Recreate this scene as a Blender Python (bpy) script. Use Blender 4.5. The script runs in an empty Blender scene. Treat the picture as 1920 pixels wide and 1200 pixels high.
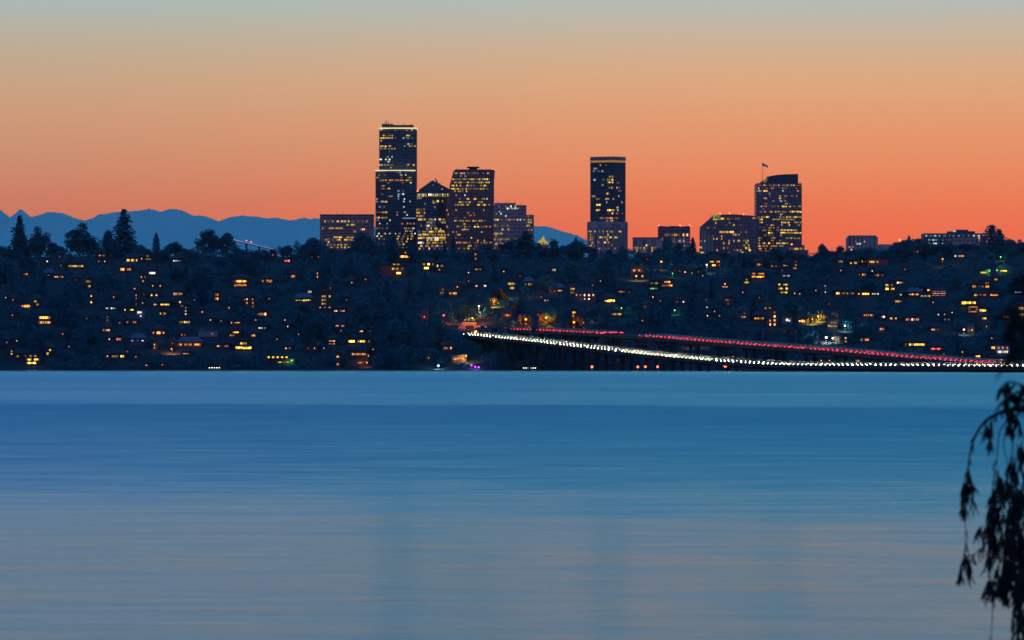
import bpy, bmesh, math, random
from mathutils import Vector, Matrix
R = math.radians
rng = random.Random(7)
S = bpy.context.scene
COL = S.collection

# ------------------------------------------------------------------ camera
F = 9000.0            # focal length in pixels of the 1920 x 1200 photograph
HOR = 683.0           # row of the true horizon
EYE = 3.0             # eye height above the lake
cam_d = bpy.data.cameras.new('camera')
cam = bpy.data.objects.new('camera', cam_d)
COL.objects.link(cam)
cam.location = (0, 0, EYE)
cam.rotation_euler = (R(90), 0, 0)
cam_d.sensor_fit = 'HORIZONTAL'
cam_d.sensor_width = 36.0
cam_d.lens = F / 1920 * 36
cam_d.shift_y = (HOR - 600) / 1920
cam_d.clip_start = 0.5
cam_d.clip_end = 120000
cam_d.dof.use_dof = True
cam_d.dof.focus_distance = 3000
cam_d.dof.aperture_fstop = 9.0
S.camera = cam

# ------------------------------------------------------------------ render settings
S.render.engine = 'CYCLES'
S.cycles.use_denoising = True
try:
    S.cycles.denoiser = 'OPENIMAGEDENOISE'
except Exception:
    pass
S.cycles.max_bounces = 5
S.cycles.diffuse_bounces = 2
S.cycles.glossy_bounces = 3
S.cycles.transparent_max_bounces = 8
S.cycles.sample_clamp_indirect = 1.5
S.cycles.use_light_tree = True
S.cycles.caustics_reflective = False
S.cycles.caustics_refractive = False
S.view_settings.view_transform = 'Standard'
S.view_settings.look = 'None'
S.view_settings.exposure = 0.0
S.view_settings.gamma = 1.0


def lin(c):
    o = []
    for v in c[:3]:
        v = v / 255.0
        o.append(v / 12.92 if v <= 0.04045 else ((v + 0.055) / 1.055) ** 2.4)
    return (o[0], o[1], o[2], 1.0)


# ------------------------------------------------------------------ sky (afterglow in the west, deep blue overhead and in the east)
W = bpy.data.worlds.new('World')
S.world = W
W.use_nodes = True
nt = W.node_tree
nt.nodes.clear()


def wn(t, **k):
    n = nt.nodes.new(t)
    for a, b in k.items():
        setattr(n, a, b)
    return n


def wmath(op, a, b=None, c=None, clamp=False):
    n = wn('ShaderNodeMath', operation=op, use_clamp=clamp)
    for i, v in enumerate((a, b, c)):
        if v is None:
            continue
        if isinstance(v, (int, float)):
            n.inputs[i].default_value = v
        else:
            nt.links.new(v, n.inputs[i])
    return n.outputs[0]


tc = wn('ShaderNodeTexCoord')
sep = wn('ShaderNodeSeparateXYZ')
nt.links.new(tc.outputs['Generated'], sep.inputs[0])
el = wmath('ARCSINE', sep.outputs[2])
el = wmath('DIVIDE', wmath('MAXIMUM', el, 0.0), math.pi / 2)
pos = wmath('SQRT', el)


HAZE_J = (0.012, 0.064, 0.135)


def above_haze(deg, c):
    """the sky's own colour, given the colour it should have once seen through the evening haze"""
    d = min(38000.0, 1117.0 / math.tan(max(R(deg), 0.01)))
    T = math.exp(-1.1e-5 * d)
    return tuple(max(0.0, (v - j * (1 - T)) / T) for v, j in zip(lin(c), HAZE_J)) + (1.0,)


def sky_ramp(stops, hazy=True):
    r = wn('ShaderNodeValToRGB')
    nt.links.new(pos, r.inputs[0])
    e = r.color_ramp.elements
    while len(e) > 1:
        e.remove(e[0])
    for i, (deg, c) in enumerate(stops):
        p = math.sqrt(deg / 90)
        if i == 0:
            e[0].position = p
            e[0].color = above_haze(deg, c) if hazy else lin(c)
        else:
            x = e.new(p)
            x.color = above_haze(deg, c) if hazy else lin(c)
    return r.outputs[0]


west = sky_ramp([(0, (228, 92, 68)), (1.29, (226, 98, 71)), (1.61, (226, 105, 74)), (1.93, (226, 116, 81)),
                 (2.44, (225, 136, 96)), (2.95, (221, 151, 110)), (3.39, (216, 164, 125)), (3.78, (203, 172, 144)),
                 (4.09, (188, 179, 164)), (4.35, (174, 184, 180)), (5.5, (138, 156, 182)), (8, (36, 146, 184)),
                 (14, (0, 136, 162)), (30, (0, 113, 142)), (90, (6, 80, 126))])
west2 = sky_ramp([(0, (188, 98, 86)), (1.29, (192, 102, 86)), (1.61, (194, 108, 88)), (1.93, (196, 117, 94)),
                  (2.44, (197, 136, 107)), (2.95, (198, 150, 118)), (3.39, (194, 160, 131)), (3.78, (184, 168, 146)),
                  (4.09, (174, 176, 164)), (4.35, (164, 181, 180)), (5.5, (146, 172, 190)), (8, (104, 150, 188)),
                  (14, (58, 118, 172)), (30, (40, 98, 160)), (90, (34, 84, 150))])
east = sky_ramp([(0, (118, 110, 176)), (6, (122, 114, 186)), (16, (86, 114, 204)), (34, (36, 112, 206)), (90, (6, 80, 132))], False)
az = wmath('ARCTAN2', sep.outputs[0], sep.outputs[1])
mr = wn('ShaderNodeMapRange', interpolation_type='SMOOTHSTEP')
nt.links.new(az, mr.inputs[0])
mr.inputs[1].default_value = -0.125
mr.inputs[2].default_value = 0.06
mx = wn('ShaderNodeMix', data_type='RGBA')
nt.links.new(mr.outputs[0], mx.inputs[0])
nt.links.new(west2, mx.inputs[6])
nt.links.new(west, mx.inputs[7])
mr2 = wn('ShaderNodeMapRange', interpolation_type='SMOOTHSTEP')
nt.links.new(sep.outputs[1], mr2.inputs[0])
mr2.inputs[1].default_value = -0.15
mr2.inputs[2].default_value = 0.75
mx2 = wn('ShaderNodeMix', data_type='RGBA')
nt.links.new(mr2.outputs[0], mx2.inputs[0])
nt.links.new(east, mx2.inputs[6])
nt.links.new(mx.outputs[2], mx2.inputs[7])
bg = wn('ShaderNodeBackground')
nt.links.new(mx2.outputs[2], bg.inputs[0])
bg.inputs[1].default_value = 1.0
sky = wn('ShaderNodeTexSky', sky_type='NISHITA')
sky.sun_disc = False
sky.sun_elevation = R(-4)
sky.sun_rotation = R(0)
bg2 = wn('ShaderNodeBackground')
nt.links.new(sky.outputs[0], bg2.inputs[0])
bg2.inputs[1].default_value = 0.05
add = wn('ShaderNodeAddShader')
nt.links.new(bg.outputs[0], add.inputs[0])
nt.links.new(bg2.outputs[0], add.inputs[1])
out = wn('ShaderNodeOutputWorld')
nt.links.new(add.outputs[0], out.inputs[0])
# the sun has set: no sun lamp


# ------------------------------------------------------------------ helpers
def P(px, py, y):
    return Vector(((px - 960) / F * y, y, EYE - (py - HOR) / F * y))


def zat(py, y):
    return EYE - (py - HOR) / F * y


def tag(o, label=None, cat=None, group=None, kind=None):
    if label: o['label'] = label
    if cat: o['category'] = cat
    if group: o['group'] = group
    if kind: o['kind'] = kind
    return o


def link(name, data, parent=None):
    o = bpy.data.objects.new(name, data)
    COL.objects.link(o)
    if parent is not None:
        o.parent = parent
    return o


def empty(name, loc, rz=0.0):
    o = link(name, None)
    o.location = loc
    o.rotation_euler = (0, 0, rz)
    o.empty_display_size = 1
    return o


class MB:
    """collects faces, then links them as ONE mesh object"""
    def __init__(s):
        s.v, s.f, s.m = [], [], []

    def face(s, pts, mi=0):
        n = len(s.v)
        s.v += [tuple(p) for p in pts]
        s.f.append(tuple(range(n, n + len(pts))))
        s.m.append(mi)

    def box(s, x0, x1, y0, y1, z0, z1, mi=0):
        n = len(s.v)
        s.v += [(x0, y0, z0), (x1, y0, z0), (x1, y1, z0), (x0, y1, z0), (x0, y0, z1), (x1, y0, z1), (x1, y1, z1), (x0, y1, z1)]
        for q in ((0, 3, 2, 1), (4, 5, 6, 7), (0, 1, 5, 4), (1, 2, 6, 5), (2, 3, 7, 6), (3, 0, 4, 7)):
            s.f.append(tuple(n + i for i in q))
            s.m.append(mi)

    def prism(s, poly, z0, z1, mi=0):
        """poly: plan points, counter-clockwise"""
        n, k = len(s.v), len(poly)
        s.v += [(p[0], p[1], z0) for p in poly] + [(p[0], p[1], z1) for p in poly]
        for i in range(k):
            j = (i + 1) % k
            s.f.append((n + i, n + j, n + k + j, n + k + i))
            s.m.append(mi)
        s.f.append(tuple(n + k + i for i in range(k)))
        s.f.append(tuple(n + k - 1 - i for i in range(k)))
        s.m += [mi, mi]

    def extr(s, prof, y0, y1, mi=0):
        """prof: (x, z) outline seen from the front, any order; extruded in depth"""
        n, k = len(s.v), len(prof)
        s.v += [(p[0], y0, p[1]) for p in prof] + [(p[0], y1, p[1]) for p in prof]
        for i in range(k):
            j = (i + 1) % k
            s.f.append((n + i, n + j, n + k + j, n + k + i))
            s.m.append(mi)
        s.f.append(tuple(n + k + i for i in range(k)))
        s.f.append(tuple(n + k - 1 - i for i in range(k)))
        s.m += [mi, mi]

    def tube(s, pts, rads, sides=6, mi=0):
        pts = [Vector(p) for p in pts]
        if not isinstance(rads, (list, tuple)):
            rads = [rads] * len(pts)
        base = len(s.v)
        for i, p in enumerate(pts):
            t = (pts[min(i + 1, len(pts) - 1)] - pts[max(i - 1, 0)])
            if t.length < 1e-9: t = Vector((0, 0, 1))
            t.normalize()
            a = t.cross(Vector((0.31, 0.95, 0.05)))
            if a.length < 1e-3: a = t.cross(Vector((1, 0, 0)))
            a.normalize()
            b = t.cross(a)
            for k in range(sides):
                w = 2 * math.pi * k / sides
                q = p + (a * math.cos(w) + b * math.sin(w)) * rads[i]
                s.v.append(tuple(q))
        for i in range(len(pts) - 1):
            for k in range(sides):
                k2 = (k + 1) % sides
                s.f.append((base + i * sides + k, base + i * sides + k2, base + (i + 1) * sides + k2, base + (i + 1) * sides + k))
                s.m.append(mi)
        s.f.append(tuple(base + k for k in range(sides)))
        e = base + (len(pts) - 1) * sides
        s.f.append(tuple(e + k for k in range(sides)))
        s.m += [mi, mi]

    def mesh(s, name, mats):
        me = bpy.data.meshes.new(name)
        me.from_pydata(s.v, [], s.f)
        if not isinstance(mats, (list, tuple)):
            mats = [mats]
        for m in mats:
            me.materials.append(m)
        if len(mats) > 1:
            me.polygons.foreach_set('material_index', s.m)
        me.update()
        return me

    def solid(s, name, mats):
        """mesh with outward normals"""
        me = s.mesh(name, mats)
        b = bmesh.new()
        b.from_mesh(me)
        bmesh.ops.recalc_face_normals(b, faces=b.faces)
        b.to_mesh(me)
        b.free()
        return me

    def build(s, name, mats, parent=None):
        return link(name, s.solid(name, mats), parent)


def interp(tab, x):
    if x <= tab[0][0]: return tab[0][1]
    for (a, b), (c, d) in zip(tab, tab[1:]):
        if x <= c:
            t = (x - a) / (c - a)
            return b + (d - b) * t
    return tab[-1][1]


# ------------------------------------------------------------------ materials
def material(name):
    m = bpy.data.materials.new(name)
    m.use_nodes = True
    m.node_tree.nodes.clear()
    return m


class NT:
    def __init__(s, m):
        s.m, s.t = m, m.node_tree

    def n(s, t, ins=None, **k):
        n = s.t.nodes.new(t)
        for a, b in k.items():
            setattr(n, a, b)
        for a, b in (ins or {}).items():
            s.set(n.inputs[a], b)
        return n

    def set(s, sock, v):
        if isinstance(v, bpy.types.NodeSocket):
            s.t.links.new(v, sock)
        else:
            sock.default_value = v

    def math(s, op, a, b=0.0, c=0.0, clamp=False):
        n = s.n('ShaderNodeMath', operation=op, use_clamp=clamp)
        s.set(n.inputs[0], a)
        s.set(n.inputs[1], b)
        s.set(n.inputs[2], c)
        return n.outputs[0]

    def mix(s, f, a, b):
        n = s.n('ShaderNodeMix', data_type='RGBA')
        s.set(n.inputs[0], f)
        s.set(n.inputs[6], a)
        s.set(n.inputs[7], b)
        return n.outputs[2]

    def out(s, sh):
        o = s.n('ShaderNodeOutputMaterial')
        s.t.links.new(sh, o.inputs[0])
        return s.m


def c4(c):
    return (c[0], c[1], c[2], 1.0)


def plain(name, col, rough=0.8, var=0.25, scale=0.3, spec=0.3, metal=0.0):
    """a rough surface mottled by noise"""
    m = material(name)
    t = NT(m)
    tcx = t.n('ShaderNodeNewGeometry')
    no = t.n('ShaderNodeTexNoise', {'Vector': tcx.outputs['Position'], 'Scale': scale, 'Detail': 4.0})
    lo = tuple(v * (1 - var) for v in col)
    hi = tuple(min(1, v * (1 + var)) for v in col)
    cc = t.mix(no.outputs[0], c4(lo), c4(hi))
    p = t.n('ShaderNodeBsdfPrincipled', {'Base Color': cc, 'Roughness': rough, 'Specular IOR Level': spec, 'Metallic': metal})
    return t.out(p.outputs[0])


def leafmat(name, col):
    m = material(name)
    t = NT(m)
    oi = t.n('ShaderNodeObjectInfo')
    g = t.n('ShaderNodeNewGeometry')
    no = t.n('ShaderNodeTexNoise', {'Vector': g.outputs['Position'], 'Scale': 0.22, 'Detail': 3.0})
    k = t.math('ADD', t.math('MULTIPLY', no.outputs[0], 0.7), t.math('MULTIPLY', oi.outputs['Random'], 0.35))
    cc = t.mix(k, c4(tuple(v * 0.55 for v in col)), c4(tuple(v * 1.5 for v in col)))
    p = t.n('ShaderNodeBsdfPrincipled', {'Base Color': cc, 'Roughness': 0.75, 'Specular IOR Level': 0.1})
    return t.out(p.outputs[0])


def glow(name, col, strength, sample=False):
    """a lamp or an evenly lit surface that gives off light"""
    m = material(name)
    t = NT(m)
    e = t.n('ShaderNodeEmission', {'Color': c4(col), 'Strength': strength})
    m.cycles.emission_sampling = 'AUTO' if sample else 'NONE'
    return t.out(e.outputs[0])


def litwin(name, col, strength, bay=1.6, floor=3.6):
    """a lit room behind glass: brightness varies from bay to bay, with dark mullions"""
    m = material(name)
    t = NT(m)
    g = t.n('ShaderNodeNewGeometry')
    sp = t.n('ShaderNodeSeparateXYZ', {0: g.outputs['Position']})
    u = t.math('DIVIDE', t.math('ADD', sp.outputs[0], t.math('MULTIPLY', sp.outputs[1], 0.7)), bay)
    v = t.math('DIVIDE', sp.outputs[2], floor)
    cu, cv = t.math('FLOOR', u), t.math('FLOOR', v)
    cb = t.n('ShaderNodeCombineXYZ', {0: cu, 1: cv})
    w = t.n('ShaderNodeTexWhiteNoise', {'Vector': cb.outputs[0]}, noise_dimensions='3D')
    fu = t.math('FRACT', u)
    mull = t.math('GREATER_THAN', fu, 0.2)
    oi = t.n('ShaderNodeObjectInfo')
    k = t.math('ADD', 0.22, t.math('MULTIPLY', t.math('POWER', w.outputs[0], 1.4), 1.5))
    k = t.math('MULTIPLY', k, t.math('ADD', 0.3, t.math('MULTIPLY', t.math('POWER', oi.outputs['Random'], 1.6), 1.25)))
    k = t.math('MULTIPLY', k, t.math('ADD', 0.12, t.math('MULTIPLY', mull, 0.88)))
    cc = t.mix(t.math('MULTIPLY', w.outputs[0], 0.25), c4(col), c4((col[0], min(1, col[1] * 1.25 + 0.05), min(1, col[2] * 1.6 + 0.12))))
    e = t.n('ShaderNodeEmission', {'Color': cc, 'Strength': t.math('MULTIPLY', k, strength)})
    gl = t.n('ShaderNodeBsdfPrincipled', {'Base Color': (0.02, 0.025, 0.03, 1), 'Roughness': 0.15})
    a = t.n('ShaderNodeAddShader', {0: e.outputs[0], 1: gl.outputs[0]})
    m.cycles.emission_sampling = 'NONE'
    return t.out(a.outputs[0])


def facade(name, wall, glass, floor=3.9, bay=3.0, band=0.45, pier=0.3, rough=0.45):
    """storeys of unlit glass between spandrels and piers"""
    m = material(name)
    t = NT(m)
    g = t.n('ShaderNodeNewGeometry')
    sp = t.n('ShaderNodeSeparateXYZ', {0: g.outputs['Position']})
    u = t.math('FRACT', t.math('DIVIDE', t.math('ADD', sp.outputs[0], t.math('MULTIPLY', sp.outputs[1], 0.7)), bay))
    v = t.math('FRACT', t.math('DIVIDE', sp.outputs[2], floor))
    wl = t.math('MAXIMUM', t.math('LESS_THAN', v, band), t.math('LESS_THAN', u, pier))
    cu = t.math('FLOOR', t.math('DIVIDE', t.math('ADD', sp.outputs[0], t.math('MULTIPLY', sp.outputs[1], 0.7)), bay))
    cv = t.math('FLOOR', t.math('DIVIDE', sp.outputs[2], floor))
    w = t.n('ShaderNodeTexWhiteNoise', {'Vector': t.n('ShaderNodeCombineXYZ', {0: cu, 1: cv}).outputs[0]}, noise_dimensions='3D')
    gl = t.mix(w.outputs[0], c4(tuple(x * 0.5 for x in glass)), c4(tuple(x * 1.6 for x in glass)))
    no = t.n('ShaderNodeTexNoise', {'Vector': g.outputs['Position'], 'Scale': 0.03, 'Detail': 3.0})
    wc = t.mix(no.outputs[0], c4(tuple(x * 0.8 for x in wall)), c4(tuple(x * 1.2 for x in wall)))
    cc = t.mix(wl, gl, wc)
    ro = t.math('ADD', 0.25, t.math('MULTIPLY', wl, rough))
    p = t.n('ShaderNodeBsdfPrincipled', {'Base Color': cc, 'Roughness': ro, 'Specular IOR Level': 0.25})
    return t.out(p.outputs[0])


M = {}
M['bark'] = plain('bark', (0.05, 0.04, 0.03), 0.9)
M['conifer'] = leafmat('conifer_needles', (0.022, 0.155, 0.17))
M['broad'] = leafmat('broadleaf_leaves', (0.024, 0.165, 0.17))
M['leafy'] = leafmat('lamplit_leaves', (0.085, 0.085, 0.04))  # redder leaf copy for trees beside lamps; lamplight put into the colour
M['under'] = leafmat('undergrowth_leaves', (0.022, 0.155, 0.165))
M['willow'] = leafmat('willow_leaves', (0.022, 0.028, 0.018))
M['willow_bark'] = plain('willow_bark', (0.03, 0.026, 0.02), 0.9, scale=6)
M['earth'] = plain('earth', (0.022, 0.05, 0.052), 0.95, 0.4, 0.05)
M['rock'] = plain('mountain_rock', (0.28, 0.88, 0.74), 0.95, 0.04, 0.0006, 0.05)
M['asphalt'] = plain('asphalt', (0.05, 0.05, 0.05), 0.9)
M['concrete'] = plain('bridge_concrete', (0.05, 0.05, 0.05), 0.85, 0.2, 0.1)
M['pontoon'] = plain('pontoon_concrete', (0.03, 0.04, 0.045), 0.8, 0.3, 0.1)
M['steel'] = plain('arch_steel', (0.32, 0.17, 0.24), 0.6, 0.2, 0.2)
M['pole'] = plain('galvanised_pole', (0.12, 0.12, 0.13), 0.5, 0.2, 1.0, 0.4)
M['dark'] = plain('dark_metal', (0.03, 0.03, 0.035), 0.5)
M['roofdark'] = plain('roof_shingle', (0.06, 0.06, 0.065), 0.85, 0.35, 0.8)
M['roofpale'] = plain('roof_metal', (0.12, 0.14, 0.16), 0.5, 0.2, 0.5, 0.3)
M['walldark'] = plain('house_siding_dark', (0.075, 0.068, 0.062), 0.85, 0.3, 0.7)
M['wallmid'] = plain('house_siding_grey', (0.12, 0.11, 0.11), 0.85, 0.25, 0.7)
M['wallpale'] = plain('house_siding_pale', (0.3, 0.29, 0.28), 0.85, 0.2, 0.7)
M['wallred'] = plain('siding_red_and_redlit', (0.4, 0.09, 0.06), 0.85, 0.2, 0.7)

LC = {'Y': (1.0, 0.56, 0.04), 'O': (1.0, 0.33, 0.025), 'P': (1.0, 0.40, 0.17), 'W': (1.0, 0.86, 0.62), 'C': (0.62, 0.82, 1.0),
      'R': (1.0, 0.12, 0.05), 'G': (0.25, 1.0, 0.22), 'V': (0.55, 0.12, 1.0), 'B': (0.3, 0.32, 1.0), 'T': (0.25, 1.0, 0.9)}
for k_, c_ in LC.items():
    M['win' + k_] = litwin('lit_window_' + k_.lower(), c_, 1.4, 1.25, 2.8)
    M['tow' + k_] = litwin('lit_office_' + k_.lower(), c_, 0.75, 1.9, 3.7)
    M['lamp' + k_] = glow('lamp_glass_' + k_.lower(), tuple(v ** 1.2 for v in c_), 1.9 if k_ in 'OYPR' else 3.0)


def unit_box(name, mat):
    b = MB()
    b.box(-.5, .5, -.5, .5, -.5, .5)
    return b.solid(name, mat)


UW = {k: unit_box('window', M['win' + k]) for k in LC}
UWB = {}
for k_ in 'YOW':
    UWB[k_] = unit_box('window', litwin('bright_window_' + k_.lower(), LC[k_], 2.3, 1.25, 2.8))
UT = {k: unit_box('window', M['tow' + k]) for k in LC}


def uv_ball(name, mat, seg=8, rings=6):
    me = bpy.data.meshes.new(name)
    b = bmesh.new()
    bmesh.ops.create_uvsphere(b, u_segments=seg, v_segments=rings, radius=1.0)
    b.to_mesh(me)
    b.free()
    me.materials.append(mat)
    return me


UL = {k: uv_ball('lamp', M['lamp' + k]) for k in LC}

# ------------------------------------------------------------------ terrain
SHORE = 2350.0
RIDGE = [(-700, 484), (0, 482), (300, 480), (600, 482), (900, 480), (1000, 478), (1150, 484), (1350, 488), (1550, 488), (1680, 476),
         (1760, 470), (1920, 470), (2600, 474)]


def bump(x, y):
    return 1.2 * math.sin(x * 0.021 + 1.3) * math.sin(y * 0.017 + 0.4) + 0.7 * math.sin(x * 0.047 + y * 0.031)


def terrain(x, y):
    px = 960 + x / 2700.0 * F
    h = EYE + (HOR - interp(RIDGE, px)) / F * 2700
    s = (y - SHORE) / 350.0
    if s < 0:
        return max(-4.0, 0.9 + s * 40)
    if s <= 1:
        z = 0.9 + (h - 0.9) * (1 - (1 - s) ** 1.35)
        return z + bump(x, y) * min(1, s * 6) * min(1, (1 - s) * 4)
    t = min(1, (s - 1) / 2.2)
    t = t * t * (3 - 2 * t)
    return h + (18 - h) * t


def ground_hit(px, py):
    k, q = (px - 960) / F, (HOR - py) / F
    lo, hi = SHORE - 8, SHORE + 350.0
    for i in range(40):
        y = (lo + hi) / 2
        if EYE + q * y > terrain(k * y, y): lo = y
        else: hi = y
    y = (lo + hi) / 2
    return Vector((k * y, y, terrain(k * y, y)))


b = MB()
xs = [-5000, -2500, -1400] + [-900 + 20 * i for i in range(91)] + [1400, 2500, 5000]
ys = [SHORE - 60, SHORE - 14, SHORE - 6] + [SHORE + 12 * i for i in range(31)] + [2760, 2840, 2950, 3100, 3400, 5000, 8000, 16000, 36000]
for y in ys:
    for x in xs:
        b.v.append((x * (1 if y < 3500 else 1.9), y, terrain(x, y)))
nx = len(xs)
for j in range(len(ys) - 1):
    for i in range(nx - 1):
        b.f.append((j * nx + i, j * nx + i + 1, (j + 1) * nx + i + 1, (j + 1) * nx + i))
        b.m.append(0)
o = link('hillside', b.mesh('hillside', M['earth']))
tag(o, kind='structure')

# near bank the willow grows on (just below the picture)
b = MB()
nxs = [-90 + 6 * i for i in range(31)]
nys = [-40, -20, -8, 0, 6, 12, 18, 24, 28, 31, 34, 37, 42]


def bank_z(x, y):
    if y < 24: z = 0.62 + max(0, -y) * 0.02
    else: z = 0.62 - (y - 24) * 0.09
    return z + 0.06 * math.sin(x * 0.7 + y * 0.3)


for y in nys:
    for x in nxs:
        b.v.append((x, y, bank_z(x, y)))
nx = len(nxs)
for j in range(len(nys) - 1):
    for i in range(nx - 1):
        b.f.append((j * nx + i, j * nx + i + 1, (j + 1) * nx + i + 1, (j + 1) * nx + i))
        b.m.append(0)
o = link('shore', b.mesh('shore', M['earth']))
tag(o, kind='structure')

# mountains ------------------------------------------------------------
MT = [(-420, 412), (-330, 398), (-260, 409), (-190, 396), (-120, 404), (-60, 388), (0, 393), (19, 408), (40, 391), (56, 406), (66, 406), (91, 397),
      (118, 400), (137, 407), (157, 413), (176, 409), (184, 402), (225, 397), (261, 395), (279, 391), (301, 397), (324, 391), (346, 396),
      (360, 404), (385, 405), (410, 415), (434, 406), (456, 404), (480, 406), (500, 410), (520, 408), (542, 413), (555, 412), (568, 408),
      (583, 411), (591, 409), (640, 416), (690, 424), (720, 428), (800, 432), (900, 428), (970, 424), (1002, 424), (1022, 424), (1034, 427),
      (1062, 436), (1082, 441), (1102, 451), (1140, 462), (1200, 474), (1300, 480), (2400, 482)]
YM = 30000.0
b = MB()
r2 = random.Random(3)
px_list = []
p = -420
while p < 2400:
    px_list.append(p)
    p += 3 if p < 1150 else 40
rows = [(0, 1.0), (-700, 0.86), (-1500, 0.68), (-2600, 0.45), (-4200, 0.2), (-6500, -0.02), (900, 0.8), (4000, 0.0)]
order = [6, 0, 1, 2, 3, 4, 5]
order = [7] + order
jit = [r2.uniform(-1.1, 1.1) for _ in px_list]
for ri in order:
    dy, fr = rows[ri]
    for i, p in enumerate(px_list):
        x = (p - 960) / F * YM
        sp_ = (1 - fr) * 60
        top_ = sum(interp(MT, p + sp_ * k_ / 3) for k_ in range(-3, 4)) / 7
        h = zat(top_ + (jit[i] * .8 if p < 1150 and fr == 1 else 0), YM)
        b.v.append((x, YM + dy, max(-5, h * fr)))
nx = len(px_list)
for j in range(len(order) - 1):
    for i in range(nx - 1):
        b.f.append((j * nx + i, j * nx + i + 1, (j + 1) * nx + i + 1, (j + 1) * nx + i))
        b.m.append(0)
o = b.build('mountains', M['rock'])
for pl in o.data.polygons:
    pl.use_smooth = True
tag(o, kind='structure')

# lake -----------------------------------------------------------------
m = material('lake_water')
t = NT(m)
g = t.n('ShaderNodeNewGeometry')
sp = t.n('ShaderNodeSeparateXYZ', {0: g.outputs['Position']})
X_, Y_ = sp.outputs[0], sp.outputs[1]
# wind patches: how ruffled the water is at each distance from the near bank, with ragged edges
inv = t.math('DIVIDE', 27000.0, t.math('MAXIMUM', Y_, 30.0))          # ~ how far below eye level, in a telephoto's rows
lg = t.math('LOGARITHM', t.math('MAXIMUM', Y_, 30.0), 2.718)
skew = t.math('MULTIPLY', t.math('DIVIDE', X_, t.math('MAXIMUM', Y_, 30.0)), 0.55)
pv = t.n('ShaderNodeCombineXYZ', {0: t.math('MULTIPLY', t.math('DIVIDE', X_, t.math('MAXIMUM', Y_, 30.0)), 5.0), 1: t.math('MULTIPLY', lg, 6.0)})
pn = t.n('ShaderNodeTexNoise', {'Vector': pv.outputs[0], 'Scale': 1.4, 'Detail': 6.0, 'Roughness': 0.6})
lgj = t.math('ADD', t.math('ADD', lg, skew), t.math('MULTIPLY', t.math('SUBTRACT', pn.outputs[0], 0.5), 0.42))
ramp = t.n('ShaderNodeValToRGB')
L0, L1 = math.log(45), math.log(2400)
mrn = t.n('ShaderNodeMapRange', {0: lgj, 1: L0, 2: L1})
t.t.links.new(mrn.outputs[0], ramp.inputs[0])
e = ramp.color_ramp.elements
WR = [(45, .18), (75, .18), (92, .205), (105, .25), (130, .33), (170, .38), (220, .42), (270, .47), (340, .49), (372, .35), (480, .335), (560, .385), (680, .35), (850, .39), (1100, .36), (1500, .34), (1750, .20), (2400, .19)]
while len(e) > 1:
    e.remove(e[0])
for i, (d, r) in enumerate(WR):
    p = (math.log(d) - L0) / (L1 - L0)
    if i == 0:
        e[0].position, e[0].color = p, (r, r, r, 1)
    else:
        x = e.new(p)
        x.color = (r, r, r, 1)
sv = t.n('ShaderNodeCombineXYZ', {0: t.math('MULTIPLY', X_, 0.42), 1: t.math('ADD', Y_, t.math('MULTIPLY', X_, 0.05))})
s1 = t.n('ShaderNodeTexNoise', {'Vector': sv.outputs[0], 'Scale': 0.55, 'Detail': 5.0, 'Roughness': 0.65})
sv2 = t.n('ShaderNodeCombineXYZ', {0: t.math('MULTIPLY', t.math('DIVIDE', X_, t.math('MAXIMUM', Y_, 30.0)), 26.0), 1: t.math('ADD', t.math('MULTIPLY', lg, 40.0), t.math('MULTIPLY', skew, 9.0))})
s2 = t.n('ShaderNodeTexNoise', {'Vector': sv2.outputs[0], 'Scale': 1.0, 'Detail': 4.0})
k = t.math('ADD', t.math('ADD', 1.0, t.math('MULTIPLY', t.math('SUBTRACT', s1.outputs[0], 0.5), 0.75)), t.math('MULTIPLY', t.math('SUBTRACT', s2.outputs[0], 0.5), 0.62))
rough = t.math('MULTIPLY', ramp.outputs[0], k)
bmp = t.n('ShaderNodeBump', {'Strength': 0.1, 'Distance': 0.25, 'Height': s1.outputs[0]})
gls = t.n('ShaderNodeBsdfAnisotropic', {'Color': (0.68, 0.90, 0.985, 1), 'Roughness': rough, 'Normal': bmp.outputs[0]}, distribution='MULTI_GGX')
bod = t.n('ShaderNodeBsdfDiffuse', {'Color': (0.0, 0.06, 0.07, 1)})
frs = t.n('ShaderNodeFresnel', {'IOR': 1.333})
wm = t.n('ShaderNodeMixShader', {0: t.math('MULTIPLY', t.math('MULTIPLY', frs.outputs[0], 0.95), t.math('MINIMUM', 1.0, t.math('SUBTRACT', 1.27, t.math('MULTIPLY', rough, 0.95)))), 1: bod.outputs[0], 2: gls.outputs[0]})
M['water'] = t.out(wm.outputs[0])
b = MB()
wx = [-6000, -1500, -500, 500, 1500, 6000]
wy = [25, 60, 200, 800, 2410]
for y in wy:
    for x in wx:
        b.v.append((x, y, 0))
for j in range(len(wy) - 1):
    for i in range(len(wx) - 1):
        b.f.append((j * 6 + i, j * 6 + i + 1, (j + 1) * 6 + i + 1, (j + 1) * 6 + i))
        b.m.append(0)
o = link('lake', b.mesh('lake', M['water']))
tag(o, kind='structure')

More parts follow.
